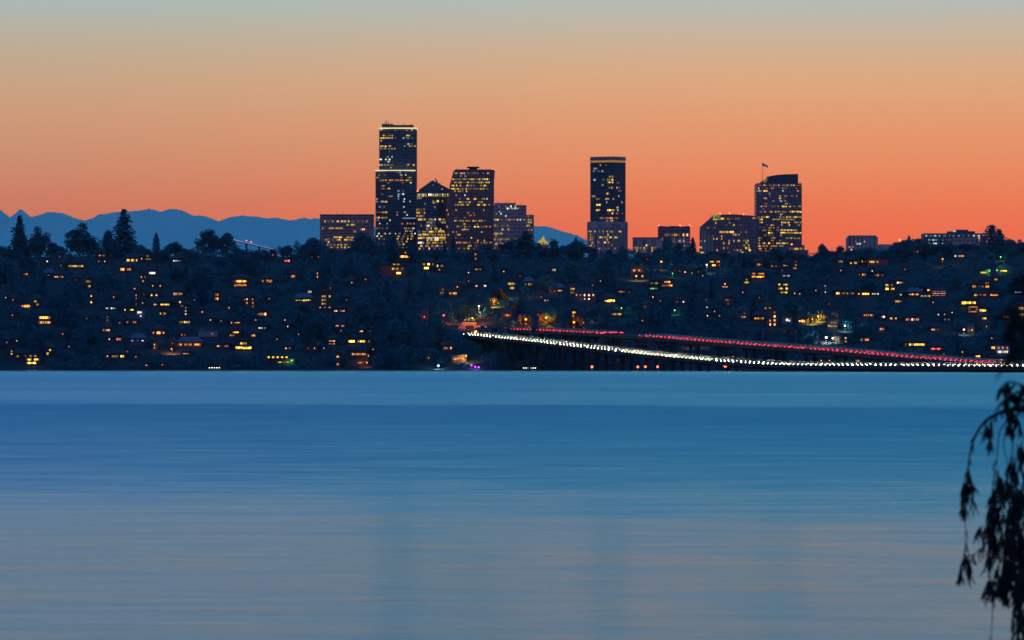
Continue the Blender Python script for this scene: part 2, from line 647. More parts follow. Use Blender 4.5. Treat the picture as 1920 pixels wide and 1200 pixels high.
# ------------------------------------------------------------------ downtown towers
M['fac_navy'] = facade('glass_curtain_navy', (0.034, 0.075, 0.085), (0.018, 0.045, 0.06), 3.9, 3.2, 0.35, 0.2)
M['fac_blue'] = facade('glass_curtain_blue', (0.075, 0.085, 0.10), (0.04, 0.055, 0.075), 3.9, 3.0, 0.35, 0.22)
M['fac_brown'] = facade('granite_and_glass', (0.3, 0.12, 0.095), (0.11, 0.07, 0.07), 3.8, 3.4, 0.5, 0.35)
M['fac_stone'] = facade('ribbed_stone', (0.6, 0.34, 0.24), (0.2, 0.15, 0.12), 4.2, 3.2, 0.5, 0.3)
M['fac_rib'] = facade('ribbed_precast', (0.52, 0.34, 0.25), (0.2, 0.16, 0.13), 400.0, 3.6, 0.0, 0.5)
M['fac_plain'] = facade('precast_panels', (0.5, 0.33, 0.24), (0.4, 0.27, 0.2), 7.0, 5.0, 0.1, 0.08)
M['fac_mauve'] = facade('granite_mauve', (0.27, 0.15, 0.12), (0.13, 0.095, 0.09), 3.9, 2.8, 0.4, 0.3)
M['fac_teal'] = facade('panels_teal', (0.15, 0.17, 0.16), (0.06, 0.08, 0.08), 4.0, 3.4, 0.55, 0.3)
M['roofslab'] = plain('roof_plant', (0.05, 0.045, 0.045), 0.8)
M['strip_warm'] = glow('crown_light_warm', (1.0, 0.72, 0.42), 1.05)
M['strip_lilac'] = glow('crown_light_lilac', (0.38, 0.40, 0.85), 0.75)
M['crown_amber'] = glow('crown_glow_amber', (0.55, 0.25, 0.07), 0.62)
M['glow_lime'] = litwin('lit_glass_lime', (0.75, 0.68, 0.12), 0.9, 2.6, 3.4)
M['glow_lime_dim'] = glow('crown_glow_lime', (0.40, 0.34, 0.05), 0.42)
M['truss'] = plain('roof_truss', (0.2, 0.15, 0.14), 0.6)
M['beacon'] = glow('beacon_red', (1.0, 0.10, 0.05), 6.0)
M['flagcloth'] = None
UB = uv_ball('beacon', M['beacon'])
ZB = 12.0   # towers stand well below the ridge of the near hill

trng = random.Random(11)


class Tower:
    def __init__(s, name, label, px, y, group=None, cat='skyscraper'):
        s.o = empty(name, P(px, HOR, y) + Vector((0, 0, ZB - EYE)))
        tag(s.o, label, cat, group)
        s.y = y
        s.edges = []

    def part(s, name, mb, mat):
        me = mb.solid(name, mat)
        me.transform(Matrix.Translation(-s.o.location))
        return link(name, me, s.o)

    def X(s, px, dy=0):
        return (px - 960) / F * (s.y + dy)

    def Z(s, py, dy=0):
        return zat(py, s.y + dy)

    def shaft(s, name, front, top, mat, depth=45, bottom=None, reg=True):
        """front: (px, dy) corner points left to right; a full-depth prism behind them"""
        pts = [(s.X(a, d), s.y + d) for a, d in front]
        back = [(pts[-1][0] * (1 + 0.0), pts[-1][1] + depth), (pts[0][0], pts[0][1] + depth)]
        b = MB()
        b.prism(pts + back, ZB if bottom is None else s.Z(bottom), s.Z(top))
        if reg:
            s.edges = list(zip(pts, pts[1:]))
        return s.part(name, b, mat)

    def profile(s, name, prof, mat, depth=40, dy=0, reg=True):
        pts = [(s.X(a, dy), s.Z(c, dy) if c is not None else ZB) for a, c in prof]
        b = MB()
        b.extr(pts, s.y + dy, s.y + dy + depth)
        if reg:
            x0, x1 = min(p[0] for p in pts), max(p[0] for p in pts)
            s.edges = [((x0, s.y + dy), (x1, s.y + dy))]
        return s.part(name, b, mat)

    def box(s, name, x0, x1, y0, y1, mat, dy=0, depth=6):
        b = MB()
        b.box(s.X(x0, dy), s.X(x1, dy), s.y + dy, s.y + dy + depth, s.Z(y1, dy), s.Z(y0, dy))
        return s.part(name, b, mat)

    def run(s, x0, x1, py, col, h, name='window'):
        """one stretch of lit windows on whichever front face it falls on"""
        for (a, c) in s.edges:
            # pixel columns of the edge ends
            pa, pc = a[0] / a[1] * F + 960, c[0] / c[1] * F + 960
            u0, u1 = max(x0, pa), min(x1, pc)
            if u1 - u0 < 0.7: continue
            def hit(u):
                k = (u - 960) / F
                dx, dy = c[0] - a[0], c[1] - a[1]
                tt = (k * a[1] - a[0]) / (dx - k * dy)
                return Vector((a[0] + dx * tt, a[1] + dy * tt, 0))
            p, q = hit(u0), hit(u1)
            d = q - p
            w = link(name, UT[col], s.o)
            nrm = Vector((d.y, -d.x, 0)).normalized()
            mid = (p + q) / 2 + nrm * 0.05
            w.location = Vector((mid.x, mid.y, zat(py, mid.y))) - s.o.location
            w.rotation_euler = (0, 0, math.atan2(d.y, d.x))
            w.scale = (d.length, 0.16, h)
            s.n += 1

    n = 0

    def rows(s, spec, col='Y', h=1.75):
        """spec: lines 'row: x0-x1 density [colour], ...' in photo pixels; a bare x is one window"""
        for line in spec.strip().split(';'):
            line = line.strip()
            if not line: continue
            py, rest = line.split(':')
            py = float(py)
            for it in rest.split(','):
                w = it.split()
                cc = col
                if w[-1].isalpha(): cc = w.pop()
                if '-' in w[0]:
                    x0, x1 = map(float, w[0].split('-'))
                    den = float(w[1]) if len(w) > 1 else 1.0
                    x = x0
                    while x < x1 - 0.5:
                        if den >= 0.95: L = x1 - x
                        else: L = trng.uniform(2.0, 4.0 + 10 * den * den)
                        L = min(L, x1 - x)
                        s.run(x, x + L, py + trng.uniform(-.15, .15), cc, h)
                        x += L + trng.uniform(1.2, 2.0) + (1 - den) * trng.uniform(1.5, 9)
                else:
                    x = float(w[0])
                    s.run(x - 1.2, x + 1.2, py, cc, h)

    def beacon(s, px, py, dy=0, r=0.9):
        w = link('beacon', UB, s.o)
        w.location = P(px, py, s.y + dy) - s.o.location
        w.scale = (r, r, r)

    def mast(s, name, px, py0, py1, rad=0.35, dy=10, lean=0):
        b = MB()
        b.tube([P(px, py1, s.y + dy), P(px + lean, py0, s.y + dy)], [rad, rad * 0.6], 5)
        return s.part(name, b, M['dark'])


# the tallest tower
t = Tower('office_tower', 'tallest tower, dark navy glass with two bright horizontal light lines', 742, 5700, 'downtown towers')
t.shaft('upper_shaft', [(711, 14), (738, 6), (781, 12)], 240.5, M['fac_navy'], 44)
t.rows('''243.5: 713-718 .5 W, 741 W, 763 W, 772 W; 254: 718-737 .5, 762-773 .6; 258.8: 713-737 1, 740-744 .4 P, 755-758 .5 C, 762-780 .6 C;
264: 715 W; 270: 763-775 .4 C; 274: 713-733 .9, 759 C, 767-773 1, 776-780 .8; 278.8: 713-731 .85, 733-736 1, 740; 284: 730 W; 294: 725-736 .3 W;
299: 711-737 .4 W; 303: 727-731 1 W; 309: 711-723 .5 W, 724-736 1, 763-768 1, 774-779 .7; 314: 733 W''')
t.shaft('lower_shaft', [(704, 8), (727, -4), (757, -4), (779, 6)], 319.5, M['fac_navy'], 30)
t.rows('''323: 745 W, 750 C; 328: 711 P, 722 P, 750-763 .5 W; 333: 706-715 .4 P, 751-757 .5 O, 763-771 1; 338: 712-748 .85 O, 750-772 .8 O;
343: 727-730 1, 753-757 1, 770 W; 349: 716-722 .7 O; 353.5: 714-722 .7 O, 726-732 .7; 358: 745-762 .4 C; 364: 717, 745-760 .4 C; 368: 729-736 1, 747 C; 373: 705-708 1 C, 747 C, 758 C;
378: 704-726 .9, 757 W, 769 W; 388: 710-725 .2 C, 757 C; 398: 704-714 1, 716-726 1, 745, 757-761 1 C; 403: 745 W, 763 W; 408: 704-726 .8; 413: 706-710 1 C, 731 W;
419: 712 P, 726 C, 752-780 .3 P; 428: 705-718 .85, 726, 757-770 .8, 773-779 .5 W; 433: 760-779 .4 W; 438: 708-779 .16 W; 443: 706-720 .3 W, 745-779 .3; 448: 710-722 .4, 744-775 .25; 453: 745-764 .3;
458: 708-760 .2; 464: 745-775 .35; 469: 728-770 .3''')
t.box('roof_light', 710.6, 781.4, 239.2, 241.2, M['strip_warm'], 4, 52)
t.box('roof_light', 703.6, 778.6, 318.6, 320.4, M['strip_warm'], -5, 36)
t.box('roof_light', 755, 779.6, 408.4, 409.9, M['strip_lilac'], -5.5, 0.4)
t.box('roof_plant', 716, 775, 234.2, 239.0, M['roofslab'], 16, 26)
t.box('roof_plant', 716, 737, 232.6, 234.2, M['roofslab'], 18, 20)
for px_, a_, l_ in ((717, 231, 0), (721.5, 227.5, 1), (724.5, 225.5, .6), (729, 228, -1), (734, 231, .5), (757, 232, 0), (771, 231.5, .4)):
    t.mast('antenna', px_, a_, 235, 0.5, 20, l_)
t.box('podium_wing', 779.6, 784.5, 407, None or 470, M['fac_navy'], -2, 20)

# gabled crown tower
t = Tower('office_tower', 'tower with a pointed triangular roof and crane arm, right beside the tallest tower', 811, 5620, 'downtown towers')
t.shaft('shaft', [(780.5, 8), (820, 0), (836, 4), (843.5, 12)], 358, M['fac_blue'], 40)
t.rows('''365: 782-842 .9 W; 367: 782-842 .9; 371.5: 782-791 .9 W; 377: 811-831 .6; 380: 811-818 .6; 382: 797 W; 388.5: 815 W; 393: 780-797 .85; 399: 781-797 .9; 405: 781-796 .8;
411.5: 784-798 1, 803-817 .9 W, 822-837 .9; 417: 800-815 .85 W, 825-836 1 W; 423: 798-816 .85 W, 790; 428.5: 799-812 .8 W, 814-820 1; 430: 826 W; 434: 783-788 1 W, 792-836 .9;
440: 784-790 .8 W, 793-836 .9; 446: 784-797 1, 799-822 1 W, 824-836 1; 450: 800-836 .8; 455: 783-797 .9 W, 800-836 .9; 461: 788-812 .6, 815-833 .9 W; 466: 785-840 .15 P;
394: 838 P; 402: 840 P; 440: 839-843 .5; 425: 838 P''', 'Y', 2.3)
b = MB()
x0, x1, xa = t.X(781), t.X(844.5), t.X(811, 20)
y0, y1 = t.y - 1.5, t.y + 50
z0, z0b, za = t.Z(359), t.Z(355.5), t.Z(338.5, 20)
b.v += [(x0, y0 + 6, z0), (x1, y0 + 8, z0b), (x1, y1, z0b), (x0, y1, z0), (xa, t.y + 20, za)]
b.f += [(0, 1, 4), (1, 2, 4), (2, 3, 4), (3, 0, 4), (0, 3, 2, 1)]
b.m += [0] * 5
rf = t.part('roof', b, M['fac_navy'])
b = MB()
for (u, v), (u2, v2) in (((782, 359), (811, 338.5)), ((811, 338.5), (843, 355)), ((786, 358), (818, 350)), ((800, 358), (812, 341)), ((790, 353), (826, 357)), ((815, 342), (806, 357)), ((820, 345), (832, 356)), ((781, 359.5), (844, 356.3))):
    b.tube([P(u, v, t.y + 1), P(u2, v2, t.y + 2)], 0.35, 4)
t.part('roof_truss', b, M['truss'])
t.box('roof_edge', 780, 844.5, 359.4, 362, M['truss'], -1, 46)
b = MB()
for u, v, u2, v2 in ((822, 345, 815.5, 334.5), (822, 345, 817.5, 336), (816, 335, 819, 342), (818, 345, 826, 344)):
    b.tube([P(u, v, t.y + 20), P(u2, v2, t.y + 20)], 0.45, 4)
t.part('roof_crane', b, M['dark'])
b = MB()
b.tube([P(821, 401, t.y - 1.2), P(791, 432, t.y + 3)], 0.5, 4)
t.part('brace', b, M['truss'])
b = MB()
for u in (838, 840.5, 842.5):
    b.tube([P(u, 470, t.y + 5 + (u - 836)), P(u, 372, t.y + 5 + (u - 836))], 0.3, 4)
t.part('corner_rib', b, M['truss'])
t.beacon(783, 358, 0)
t.beacon(829.5, 355, 8)
t.beacon(812, 347, 6, .5)

# slanted shoulder tower
t = Tower('office_tower', 'broad dark tower with a slanted left shoulder and a flat helipad slab on its roof', 885, 5560, 'downtown towers')
t.profile('shaft', [(843, None), (843, 347), (846.5, 335), (849.5, 322.5), (852.5, 318.6), (857, 317.6), (924.5, 317.6), (927.5, 320), (926.2, 337), (925.5, None)], M['fac_brown'], 48)
t.rows('''325: 851-898 .75 P, 905-920 .4 P; 330: 862-876 .2 C; 336: 848-918 .93; 342: 846-918 .9; 348: 846-866 .6, 875-890 .8, 900-916 .7; 354: 846-918 .8; 358.5: 852-868 .75, 875 O;
366: 855 O, 872 C; 373: 862 O, 875-880 1 O, 888-893 1, 903-916 .6 W; 379: 860-883 .9, 897-907 .9; 384: 853-882 .85, 895-900 1, 904-918 .6; 394: 855 O, 907; 399: 878 O, 888 O; 404: 880-890 .5 R;
408: 855 P, 870-880 .3 O; 414: 852-883 .9, 886-912 .8; 420: 868-872 1, 895 P; 425: 856-861 1, 864-882 .8, 889-920 .8; 430: 866-874 1 P, 877 P; 435: 848-862 .3 P, 902-908 .6 W; 440: 857-863 1 O; 446: 855 W, 866 P, 884 P;
451: 896 O, 908 O; 455: 855-884 .9 O, 890-922 .6; 461: 878-884 1, 893 W; 466: 850-920 .2''')
b = MB()
b.tube([P(887, 317.8, t.y + 24), P(887, 314.4, t.y + 24)], 5.0, 8)
b.box(t.X(875.5, 24), t.X(898.5, 24), t.y + 12, t.y + 38, t.Z(314.6, 24), t.Z(313.2, 24))
t.part('helipad', b, M['roofslab'])
t.beacon(923.5, 318.4, 4)
t.mast('antenna', 856, 314.5, 318, .3)

# stepped banded building
t = Tower('office_building', 'stepped stone office block with banded lit windows, right of the slanted-shoulder tower', 962, 5500, 'downtown towers', 'office building')
t.shaft('main_block', [(925, 0), (987, 0)], 384.5, M['fac_stone'], 40)
t.rows('''387: 936 W, 948 W, 958 W, 966 W; 391: 950-973 .85 W; 397: 936-941 .6 W; 401: 930-941 .5 W; 405: 948 W; 412: 926-945 .8, 948-966 .95, 969-987 .5 W; 423: 926-934 .9, 940-946 1, 949-954 1;
430: 940-960 .3 P; 438: 926-936 1, 938-942 1; 443: 930 O; 449: 926-934 .6, 936-967 .95; 455: 930-950 .3 P; 458: 928-965 .4; 466: 926-949 .95; 471: 930-948 .7''', 'Y', 2.0)
t.box('upper_storey', 927.5, 966.5, 380.5, 384.3, M['fac_stone'], 2, 36)
t.shaft('side_wing', [(987.3, 4), (1001, 4)], 402.5, M['fac_stone'], 34)
t.rows('406: 989-1000 .6 P; 412: 989-1000 .7 W; 417: 989-1000 .7; 423: 988-993 .8; 431: 990-999 .3 P', 'Y', 2.0)
for px_, a_ in ((935, 377), (948.5, 374.5), (955, 374.8), (966, 376.5), (977, 381)):
    t.mast('antenna', px_, a_, 384, .3, 14)

# wide low banded block at the left end
t = Tower('office_building', 'wide low brown office block with horizontal bands at the left end of the skyline', 650, 5200, 'downtown towers', 'office building')
t.shaft('main_block', [(600, 0), (699.5, 0)], 403.2, facade('banded_brown', (0.5, 0.22, 0.15), (0.22, 0.11, 0.085), 3.3, 4.0, 0.55, 0.0), 40)
t.rows('''415: 608-642 .5 P, 642-649 1 W, 652-690 .6 P; 421.5: 650-666 .8; 428: 604-609 1, 617-643 .95; 430: 675-684 1 P; 434: 663-668 1; 445: 625-641 .95, 650-663 .95; 449.5: 610-640 .6, 645-665 .9; 454: 616 W, 640 W; 459: 612-655 .45; 464: 620-660 .3''', 'Y', 1.7)
t.box('parapet', 599.4, 700.2, 401.8, 403.4, M['roofslab'], -0.6, 42)
for px_, a_ in ((633, 398.5), (645, 400), (675, 400.3)):
    t.mast('antenna', px_, a_, 402, .25, 14, -1.5)

# square tower on a wider ribbed base
t = Tower('office_tower', 'slim square tower with amber crown band, standing alone on a wider ribbed base', 1140, 5400, 'downtown towers')
t.shaft('shaft', [(1107.5, 16), (1150, 4), (1173, 18)], 305.5, M['fac_navy'], 40, 416)
t.rows('''309.5: 1126 P, 1137 W; 316: 1113-1119 .6 W; 321: 1112-1135 .25 C; 331: 1141-1150 .85; 337: 1113-1117 1 C, 1130-1134 1, 1138-1150 .5; 342: 1140-1150 .8, 1156-1161 1; 347: 1128-1132 1; 352: 1141-1148 .9, 1157 P, 1162; 358: 1160-1166 .5 O; 363: 1137-1142 1;
368: 1110-1116 .5 P, 1160 C; 373: 1117-1126 .7, 1135-1142 .9, 1150 O; 379: 1136-1142 .3 C, 1166 W; 384: 1118-1126 .9; 389: 1156-1160 1; 394: 1117-1125 .8, 1139-1152 .95, 1158 C; 400: 1140-1168 .2 P; 409: 1125-1131 1 O, 1134-1150 .85 O, 1152.5-1158.5 1 O; 414: 1135-1150 .4''', 'Y', 2.0)
t.shaft('crown', [(1107.2, 15.6), (1150, 3.5), (1173.3, 17.6)], 293, M['fac_stone'], 41, 300, False)
t.shaft('crown_light', [(1107.8, 16.4), (1150, 4.6), (1172.7, 18.4)], 300.1, M['crown_amber'], 39.5, 304.0, False)
t.shaft('crown_sill', [(1107.2, 15.6), (1150, 3.5), (1173.3, 17.6)], 303.9, M['roofslab'], 41, 305.4, False)
t.shaft('base', [(1102, 12), (1150, -2), (1177, 14)], 416, M['fac_rib'], 48)
t.rows('''434: 1103-1125 .5, 1130-1150 .6, 1160-1166 .6 P; 440: 1108 P, 1140 P; 445: 1107-1112 1, 1124-1147 .7, 1152-1157 1; 449.5: 1106-1112 .9, 1138 O; 454.5: 1108-1112 1, 1120-1145 .25 P; 460: 1106-1115 .4 O, 1147 O; 466: 1110-1170 .15 P''', 'Y', 1.9)
t.shaft('blank_band', [(1101.8, 11.4), (1150, -2.6), (1177.2, 13.4)], 415.2, M['fac_plain'], 49, 428, False)

# low blocks to its right
t = Tower('office_building', 'low plain block with two rows of yellow windows, just left of the notched red-lit block', 1213, 5000, 'downtown towers', 'office building')
t.shaft('main_block', [(1187.5, 0), (1241, 0)], 446.5, M['fac_plain'], 30)
t.rows('460: 1211-1214 1; 465: 1190-1202 .8, 1206-1214 .8, 1221-1239 .9; 470: 1194 Y, 1204-1212 .7, 1222-1236 .8; 475: 1194, 1200-1212 .4', 'Y', 2.0)
t.box('roof_edge', 1187, 1241.4, 445, 446.6, M['roofslab'], -0.4, 31)
t = Tower('office_building', 'dark block with notched top, red corner lamps and one bright yellow window row', 1265, 5050, 'downtown towers', 'office building')
t.profile('main_block', [(1235, None), (1235, 423.5), (1252, 424.8), (1258, 423.6), (1276, 424), (1279, 425), (1294, 423.4), (1294, None)], M['fac_brown'], 30)
t.rows('440.5: 1246-1262 1, 1264-1274 .9, 1279-1292 .5 P; 449: 1240-1290 .15 P; 458: 1250-1290 .2; 468: 1278-1290 .8', 'Y', 2.6)
t.profile('lower_front', [(1256, None), (1256, 447.5), (1293.6, 447.5), (1293.6, None)], M['fac_stone'], 5, -5)
t.rows('452: 1262-1290 .2 P; 461: 1268-1284 .3 P; 468: 1276-1288 .8', 'Y', 2.0)
for u in (1235.5, 1275, 1293.5):
    t.beacon(u, 422.6, 2)

# stepped-shoulder building
t = Tower('office_building', 'broad stepped building with sloped left shoulder and lime-lit corner window beside the flag tower', 1365, 5300, 'downtown towers', 'office building')
t.profile('main_block', [(1314.5, None), (1314.5, 423.5), (1318, 421), (1337, 405), (1337.5, 403), (1372, 401.5), (1421, 405), (1421, None)], M['fac_mauve'], 40)
t.rows('''410: 1350-1358 .9, 1363-1369 1, 1371-1387 .8; 409: 1411-1420 .4 P; 418: 1341-1344 1 O, 1368; 422: 1362 O, 1374-1378 .9, 1388-1391 .8 O; 427: 1325-1333 .8, 1340 O; 435: 1349-1376 .95, 1389-1391 1, 1398-1400 1; 440: 1374-1382 1 P, 1385-1387 1 P; 443: 1336 P, 1353 P;
448: 1343-1346 1, 1352-1354 .8, 1338 O; 451.5: 1366-1369 1 P, 1376 W, 1383-1388 .8, 1393-1404 .8; 456: 1355-1359 1, 1367 P, 1398-1402 1; 460: 1393-1397 1, 1404 O; 465: 1356-1358 1, 1362-1368 .8 P, 1397-1406 .9; 469: 1345 O, 1376-1390 .7, 1404-1408 .8; 474: 1353-1362 .8, 1366-1369 .9 P, 1390-1394 1 O''', 'Y', 2.1)
b = MB()
b.box(t.X(1337), t.X(1350.3), t.y - .35, t.y + 2, t.Z(412.6), t.Z(403.4))
t.part('corner_window', b, M['glow_lime'])
t.profile('front_wing', [(1312, None), (1312, 432), (1326, 431), (1330, 442), (1338, 444), (1338, None)], M['fac_rib'], 8, -8)
t.rows('452: 1312-1322 .7 W; 464: 1312-1316 1; 474: 1307-1320 .8', 'Y', 2.1)
for u, v in ((1350.5, 400.5), (1368, 400), (1394, 401.5)):
    t.beacon(u, v, 3)
t.mast('antenna', 1332, 400.5, 410, .3)

# flag tower
t = Tower('office_tower', 'tall dark tower with a curved drum crown and a flagpole, rightmost of the skyscrapers', 1461, 5350, 'downtown towers')
t.shaft('shaft', [(1418.5, 10), (1460.5, 0), (1503.5, 12)], 343, M['fac_mauve'], 46)
t.rows('''347.5: 1420-1437 .8 O, 1442-1503 .85 O; 353: 1422 C, 1436-1440 .5 P, 1445-1456 .5 P, 1464-1476 .8, 1492-1497 .7 P; 358: 1419-1443 .75, 1468 C, 1494-1502 .6 P; 363: 1424-1427 1 B, 1443 W; 367.5: 1442-1446 .8 P, 1460-1478 .5 P, 1482-1494 .5 P;
372: 1432-1437 .8 P, 1460-1471 .7 P; 377: 1448-1452 .5 P, 1462-1475 .3 C; 382: 1433-1440 .6 P, 1472-1480 .6; 387: 1425-1438 .5 P, 1448-1462 .9, 1465-1475 .9, 1478-1502 .4; 392: 1430-1450 .2 P; 397: 1424-1435 .7 O, 1443-1448 .8, 1453-1474 .85, 1481-1503 .95;
402: 1463-1467 .8 W; 407: 1420-1442 .8, 1460-1503 .8; 411.5: 1424-1430 .8, 1448-1490 .95; 417: 1424-1431 1, 1465-1480 1, 1489-1503 .95; 422: 1437-1452 .8, 1466 W, 1479-1484 .6, 1495-1500 1; 427: 1424-1462 .4 P; 431.5: 1430-1446 .7, 1456-1461 1, 1463-1494 .97; 436.5: 1440-1452 .9, 1463-1503 .97; 441: 1433-1450 .8, 1463-1466 1 W;
446.5: 1419-1429 .8, 1446-1454 .9, 1473-1503 .7; 451: 1424 P, 1446-1450 1, 1463; 456: 1419-1425 .7, 1430-1450 .6, 1456-1478 1; 461: 1420-1440 .8, 1445-1458 .9, 1462-1468 .8 W; 466: 1423-1462 .3 P; 470: 1424-1460 .2 P''', 'Y', 1.6)
t.profile('crown', [(1427, 344), (1427, 340.5), (1432, 337.5), (1438.5, 334.5), (1438.5, 331.2), (1447, 329.5), (1457, 327.8), (1468, 327), (1482, 326.4), (1496.5, 326.2), (1496.5, 344)], M['fac_navy'], 30, 14, False)
b = MB()
b.extr([(t.X(1431.5, 13), t.Z(342.8, 13)), (t.X(1431.5, 13), t.Z(338.2, 13)), (t.X(1435, 13), t.Z(335.4, 13)), (t.X(1438.8, 13), t.Z(334.3, 13)), (t.X(1438.8, 13), t.Z(338, 13)), (t.X(1434.5, 13), t.Z(342.8, 13))], t.y + 13, t.y + 13.9)
t.part('crown_light', b, M['glow_lime_dim'])
t.mast('flagpole', 1429.3, 305.5, 343, .28, 20)
m = material('flag_cloth')
q = NT(m)
g = q.n('ShaderNodeTexCoord')
sp = q.n('ShaderNodeSeparateXYZ', {0: g.outputs['Generated']})
stripe = q.math('GREATER_THAN', q.math('FRACT', q.math('MULTIPLY', sp.outputs[1], 6.5)), 0.5)
canton = q.math('MULTIPLY', q.math('LESS_THAN', sp.outputs[0], 0.42), q.math('GREATER_THAN', sp.outputs[1], 0.46))
cc = q.mix(canton, q.mix(stripe, (0.8, 0.74, 0.6, 1), (0.75, 0.42, 0.18, 1)), (0.01, 0.015, 0.05, 1))
dfd = q.n('ShaderNodeBsdfDiffuse', {'Color': cc})
trl = q.n('ShaderNodeBsdfTranslucent', {'Color': cc})
q.out(q.n('ShaderNodeMixShader', {0: 0.85, 1: dfd.outputs[0], 2: trl.outputs[0]}).outputs[0])
b = MB()
nu, nv = 9, 6
for j in range(nv + 1):
    for i in range(nu + 1):
        u, v = i / nu, j / nv
        pxx = 1429.6 + u * 10.5
        pyy = 310.2 - v * 5.6 + u * (5.0 + 1.2 * v) + 0.5 * math.sin(u * 7)
        b.v.append(tuple(P(pxx, pyy, t.y + 20 + 0.8 * math.sin(u * 9 + v)) - t.o.location))
for j in range(nv):
    for i in range(nu):
        b.f.append((j * (nu + 1) + i, j * (nu + 1) + i + 1, (j + 1) * (nu + 1) + i + 1, (j + 1) * (nu + 1) + i))
        b.m.append(0)
link('flag', b.mesh('flag', m), t.o)
ld = bpy.data.lights.new('flag_light', 'SPOT')
ld.energy, ld.spot_size, ld.spot_blend, ld.color = 16000, R(50), .5, (1.0, .85, .55)
lo = link('flag_light', ld, t.o)
lo.location = P(1436, 327, t.y + 8) - t.o.location
lo.rotation_euler = (R(155), 0, 0)
t = Tower('office_building', 'small stepped annex with yellow windows at the right foot of the flag tower', 1497, 5250, 'downtown towers', 'office building')
t.shaft('main_block', [(1480, 0), (1508.5, 0)], 459.5, M['fac_mauve'], 20)
t.rows('466.5: 1476-1487 .8, 1489-1508 .85; 475: 1480-1484 1 O, 1487', 'Y', 2.2)
t.shaft('lower_block', [(1508.8, 3), (1516, 3)], 468.5, M['fac_rib'], 20)
t.beacon(1484.5, 458, 1)

# low buildings toward the right
t = Tower('office_building', 'blocky concrete building with clipped top corners standing alone among trees right of the skyline', 1618, 4200, None, 'office building')
t.profile('main_block', [(1589.5, None), (1589.5, 446), (1592.5, 441.3), (1642.5, 441.3), (1646, 446), (1646, None)], M['fac_rib'], 26)
t.rows('453: 1605 P, 1621 W; 457: 1606-1609 .9 W, 1611-1614 1, 1622-1624 1 P; 463: 1591-1600 .6 P; 468: 1595-1600 .7 P', 'W', 1.3)
t = Tower('office_building', 'low plain concrete block tucked behind trees, below the red beacon', 1664, 4300, None, 'office building')
t.shaft('main_block', [(1648, 0), (1677, 0)], 458, M['fac_plain'], 24)
t.shaft('wing', [(1677.3, 2), (1700, 2)], 454.2, plain('brick_red', (0.30, 0.07, 0.06), 0.9), 20)
t.beacon(1686.7, 450.4, 6, 1.2)
t.mast('antenna', 1686.7, 450, 455, .2, 6.5)
t = Tower('hospital_building', 'long flat-roofed building with cool bluish lit windows on the ridge at the right', 1790, 3600, None, 'building')
t.shaft('main_block', [(1732, 0), (1850, 0)], 437.5, M['fac_teal'], 24)
t.rows('''442: 1735-1763 .45 C, 1768-1795 .35 C, 1796-1822 .3 C, 1824-1846 .5 C; 450: 1741-1744 1 W, 1748-1752 1 T, 1754-1757 1 C, 1768 C, 1777-1783 .7 R; 456.5: 1741-1744 1 W, 1750-1757 .7 C, 1767 C''', 'C', 1.0)
t.box('penthouse', 1793, 1815.5, 430.6, 437.4, M['fac_brown'], 5, 12)
t.box('roof_plant', 1816, 1828, 433.5, 437.4, M['roofslab'], 6, 8)
t.box('roof_plant', 1777, 1792, 433.8, 437.4, M['fac_teal'], 4, 8)
t.box('brown_wing', 1786, 1834, 446.5, 462, M['fac_stone'], -3, 3)
b = MB()
b.box(t.X(1788), t.X(1793), t.y + 3, t.y + 3.6, t.Z(434.6), t.Z(432.2))
t.part('roof_lamp', b, glow('roof_lamp_teal', (0.3, 0.75, 0.8), 0.9))
b = MB()
for v in (444.5, 447, 449.5, 452, 455, 458, 461):
    b.box(t.X(1834.4), t.X(1836.6), t.y - 3.4, t.y - .1, t.Z(v + .9), t.Z(v - .7))
t.part('stair_window', b, M['towO'])

# yellow tent-like roof between the towers
t = Tower('lit_pavilion', 'small yellow floodlit pavilion with a swooping peaked roof, right of the stepped stone block', 1019, 4900, None, 'pavilion')
b = MB()
prof = [(1006, 455.5), (1011, 452), (1015.5, 447.5), (1017.6, 443.4), (1019.6, 443.2), (1020.8, 446), (1021.6, 450), (1025, 453), (1029, 456), (1022, 456), (1019, 453.5), (1013, 456.5)]
b.extr([(t.X(a), t.Z(c)) for a, c in prof], t.y - 6, t.y + 6)
t.part('roof', b, glow('roof_floodlight_glow', (0.62, 0.46, 0.05), 0.75))  # floodlighting is imitated by the roof's own glow
b = MB()
b.box(t.X(1008), t.X(1029), t.y - 5, t.y + 5, ZB, t.Z(457))
t.part('wall', b, M['fac_plain'])
for u in (1016, 1021, 1026):
    w = link('lamp', UL['O'], t.o)
    w.location = P(u, 457.5, t.y - 5.6) - t.o.location
    w.scale = (.5, .4, .4)

# far bridge on the left, a line of lights in front of the mountains
t = Tower('far_bridge', 'far-off bridge deck with a thin pink line of lights in front of the blue mountains', 476, 7200, None, 'bridge')
b = MB()
pts = [P(432, 448.2, 7200), P(452, 453, 7200), P(480, 459.5, 7200), P(512, 467.5, 7200)]
for p_, q_ in zip(pts, pts[1:]):
    b.v += []
    n_ = len(b.v)
    for (pp) in (p_, q_):
        for dy, dz in ((0, -1.6), (0, -.4), (9, -.4), (9, -1.6)):
            b.v.append((pp.x, pp.y + dy, pp.z + dz))
    for q4 in ((0, 4, 5, 1), (1, 5, 6, 2), (2, 6, 7, 3), (3, 7, 4, 0), (0, 1, 2, 3), (4, 7, 6, 5)):
        b.f.append(tuple(n_ + i for i in q4))
        b.m.append(0)
for u, v in ((440, 451), (462, 456), (486, 462), (508, 467.5)):
    p_ = P(u, v, 7204)
    b.box(p_.x - 1.5, p_.x + 1.5, p_.y - 2, p_.y + 2, 10, p_.z - .8)
t.part('deck', b, M['concrete'])
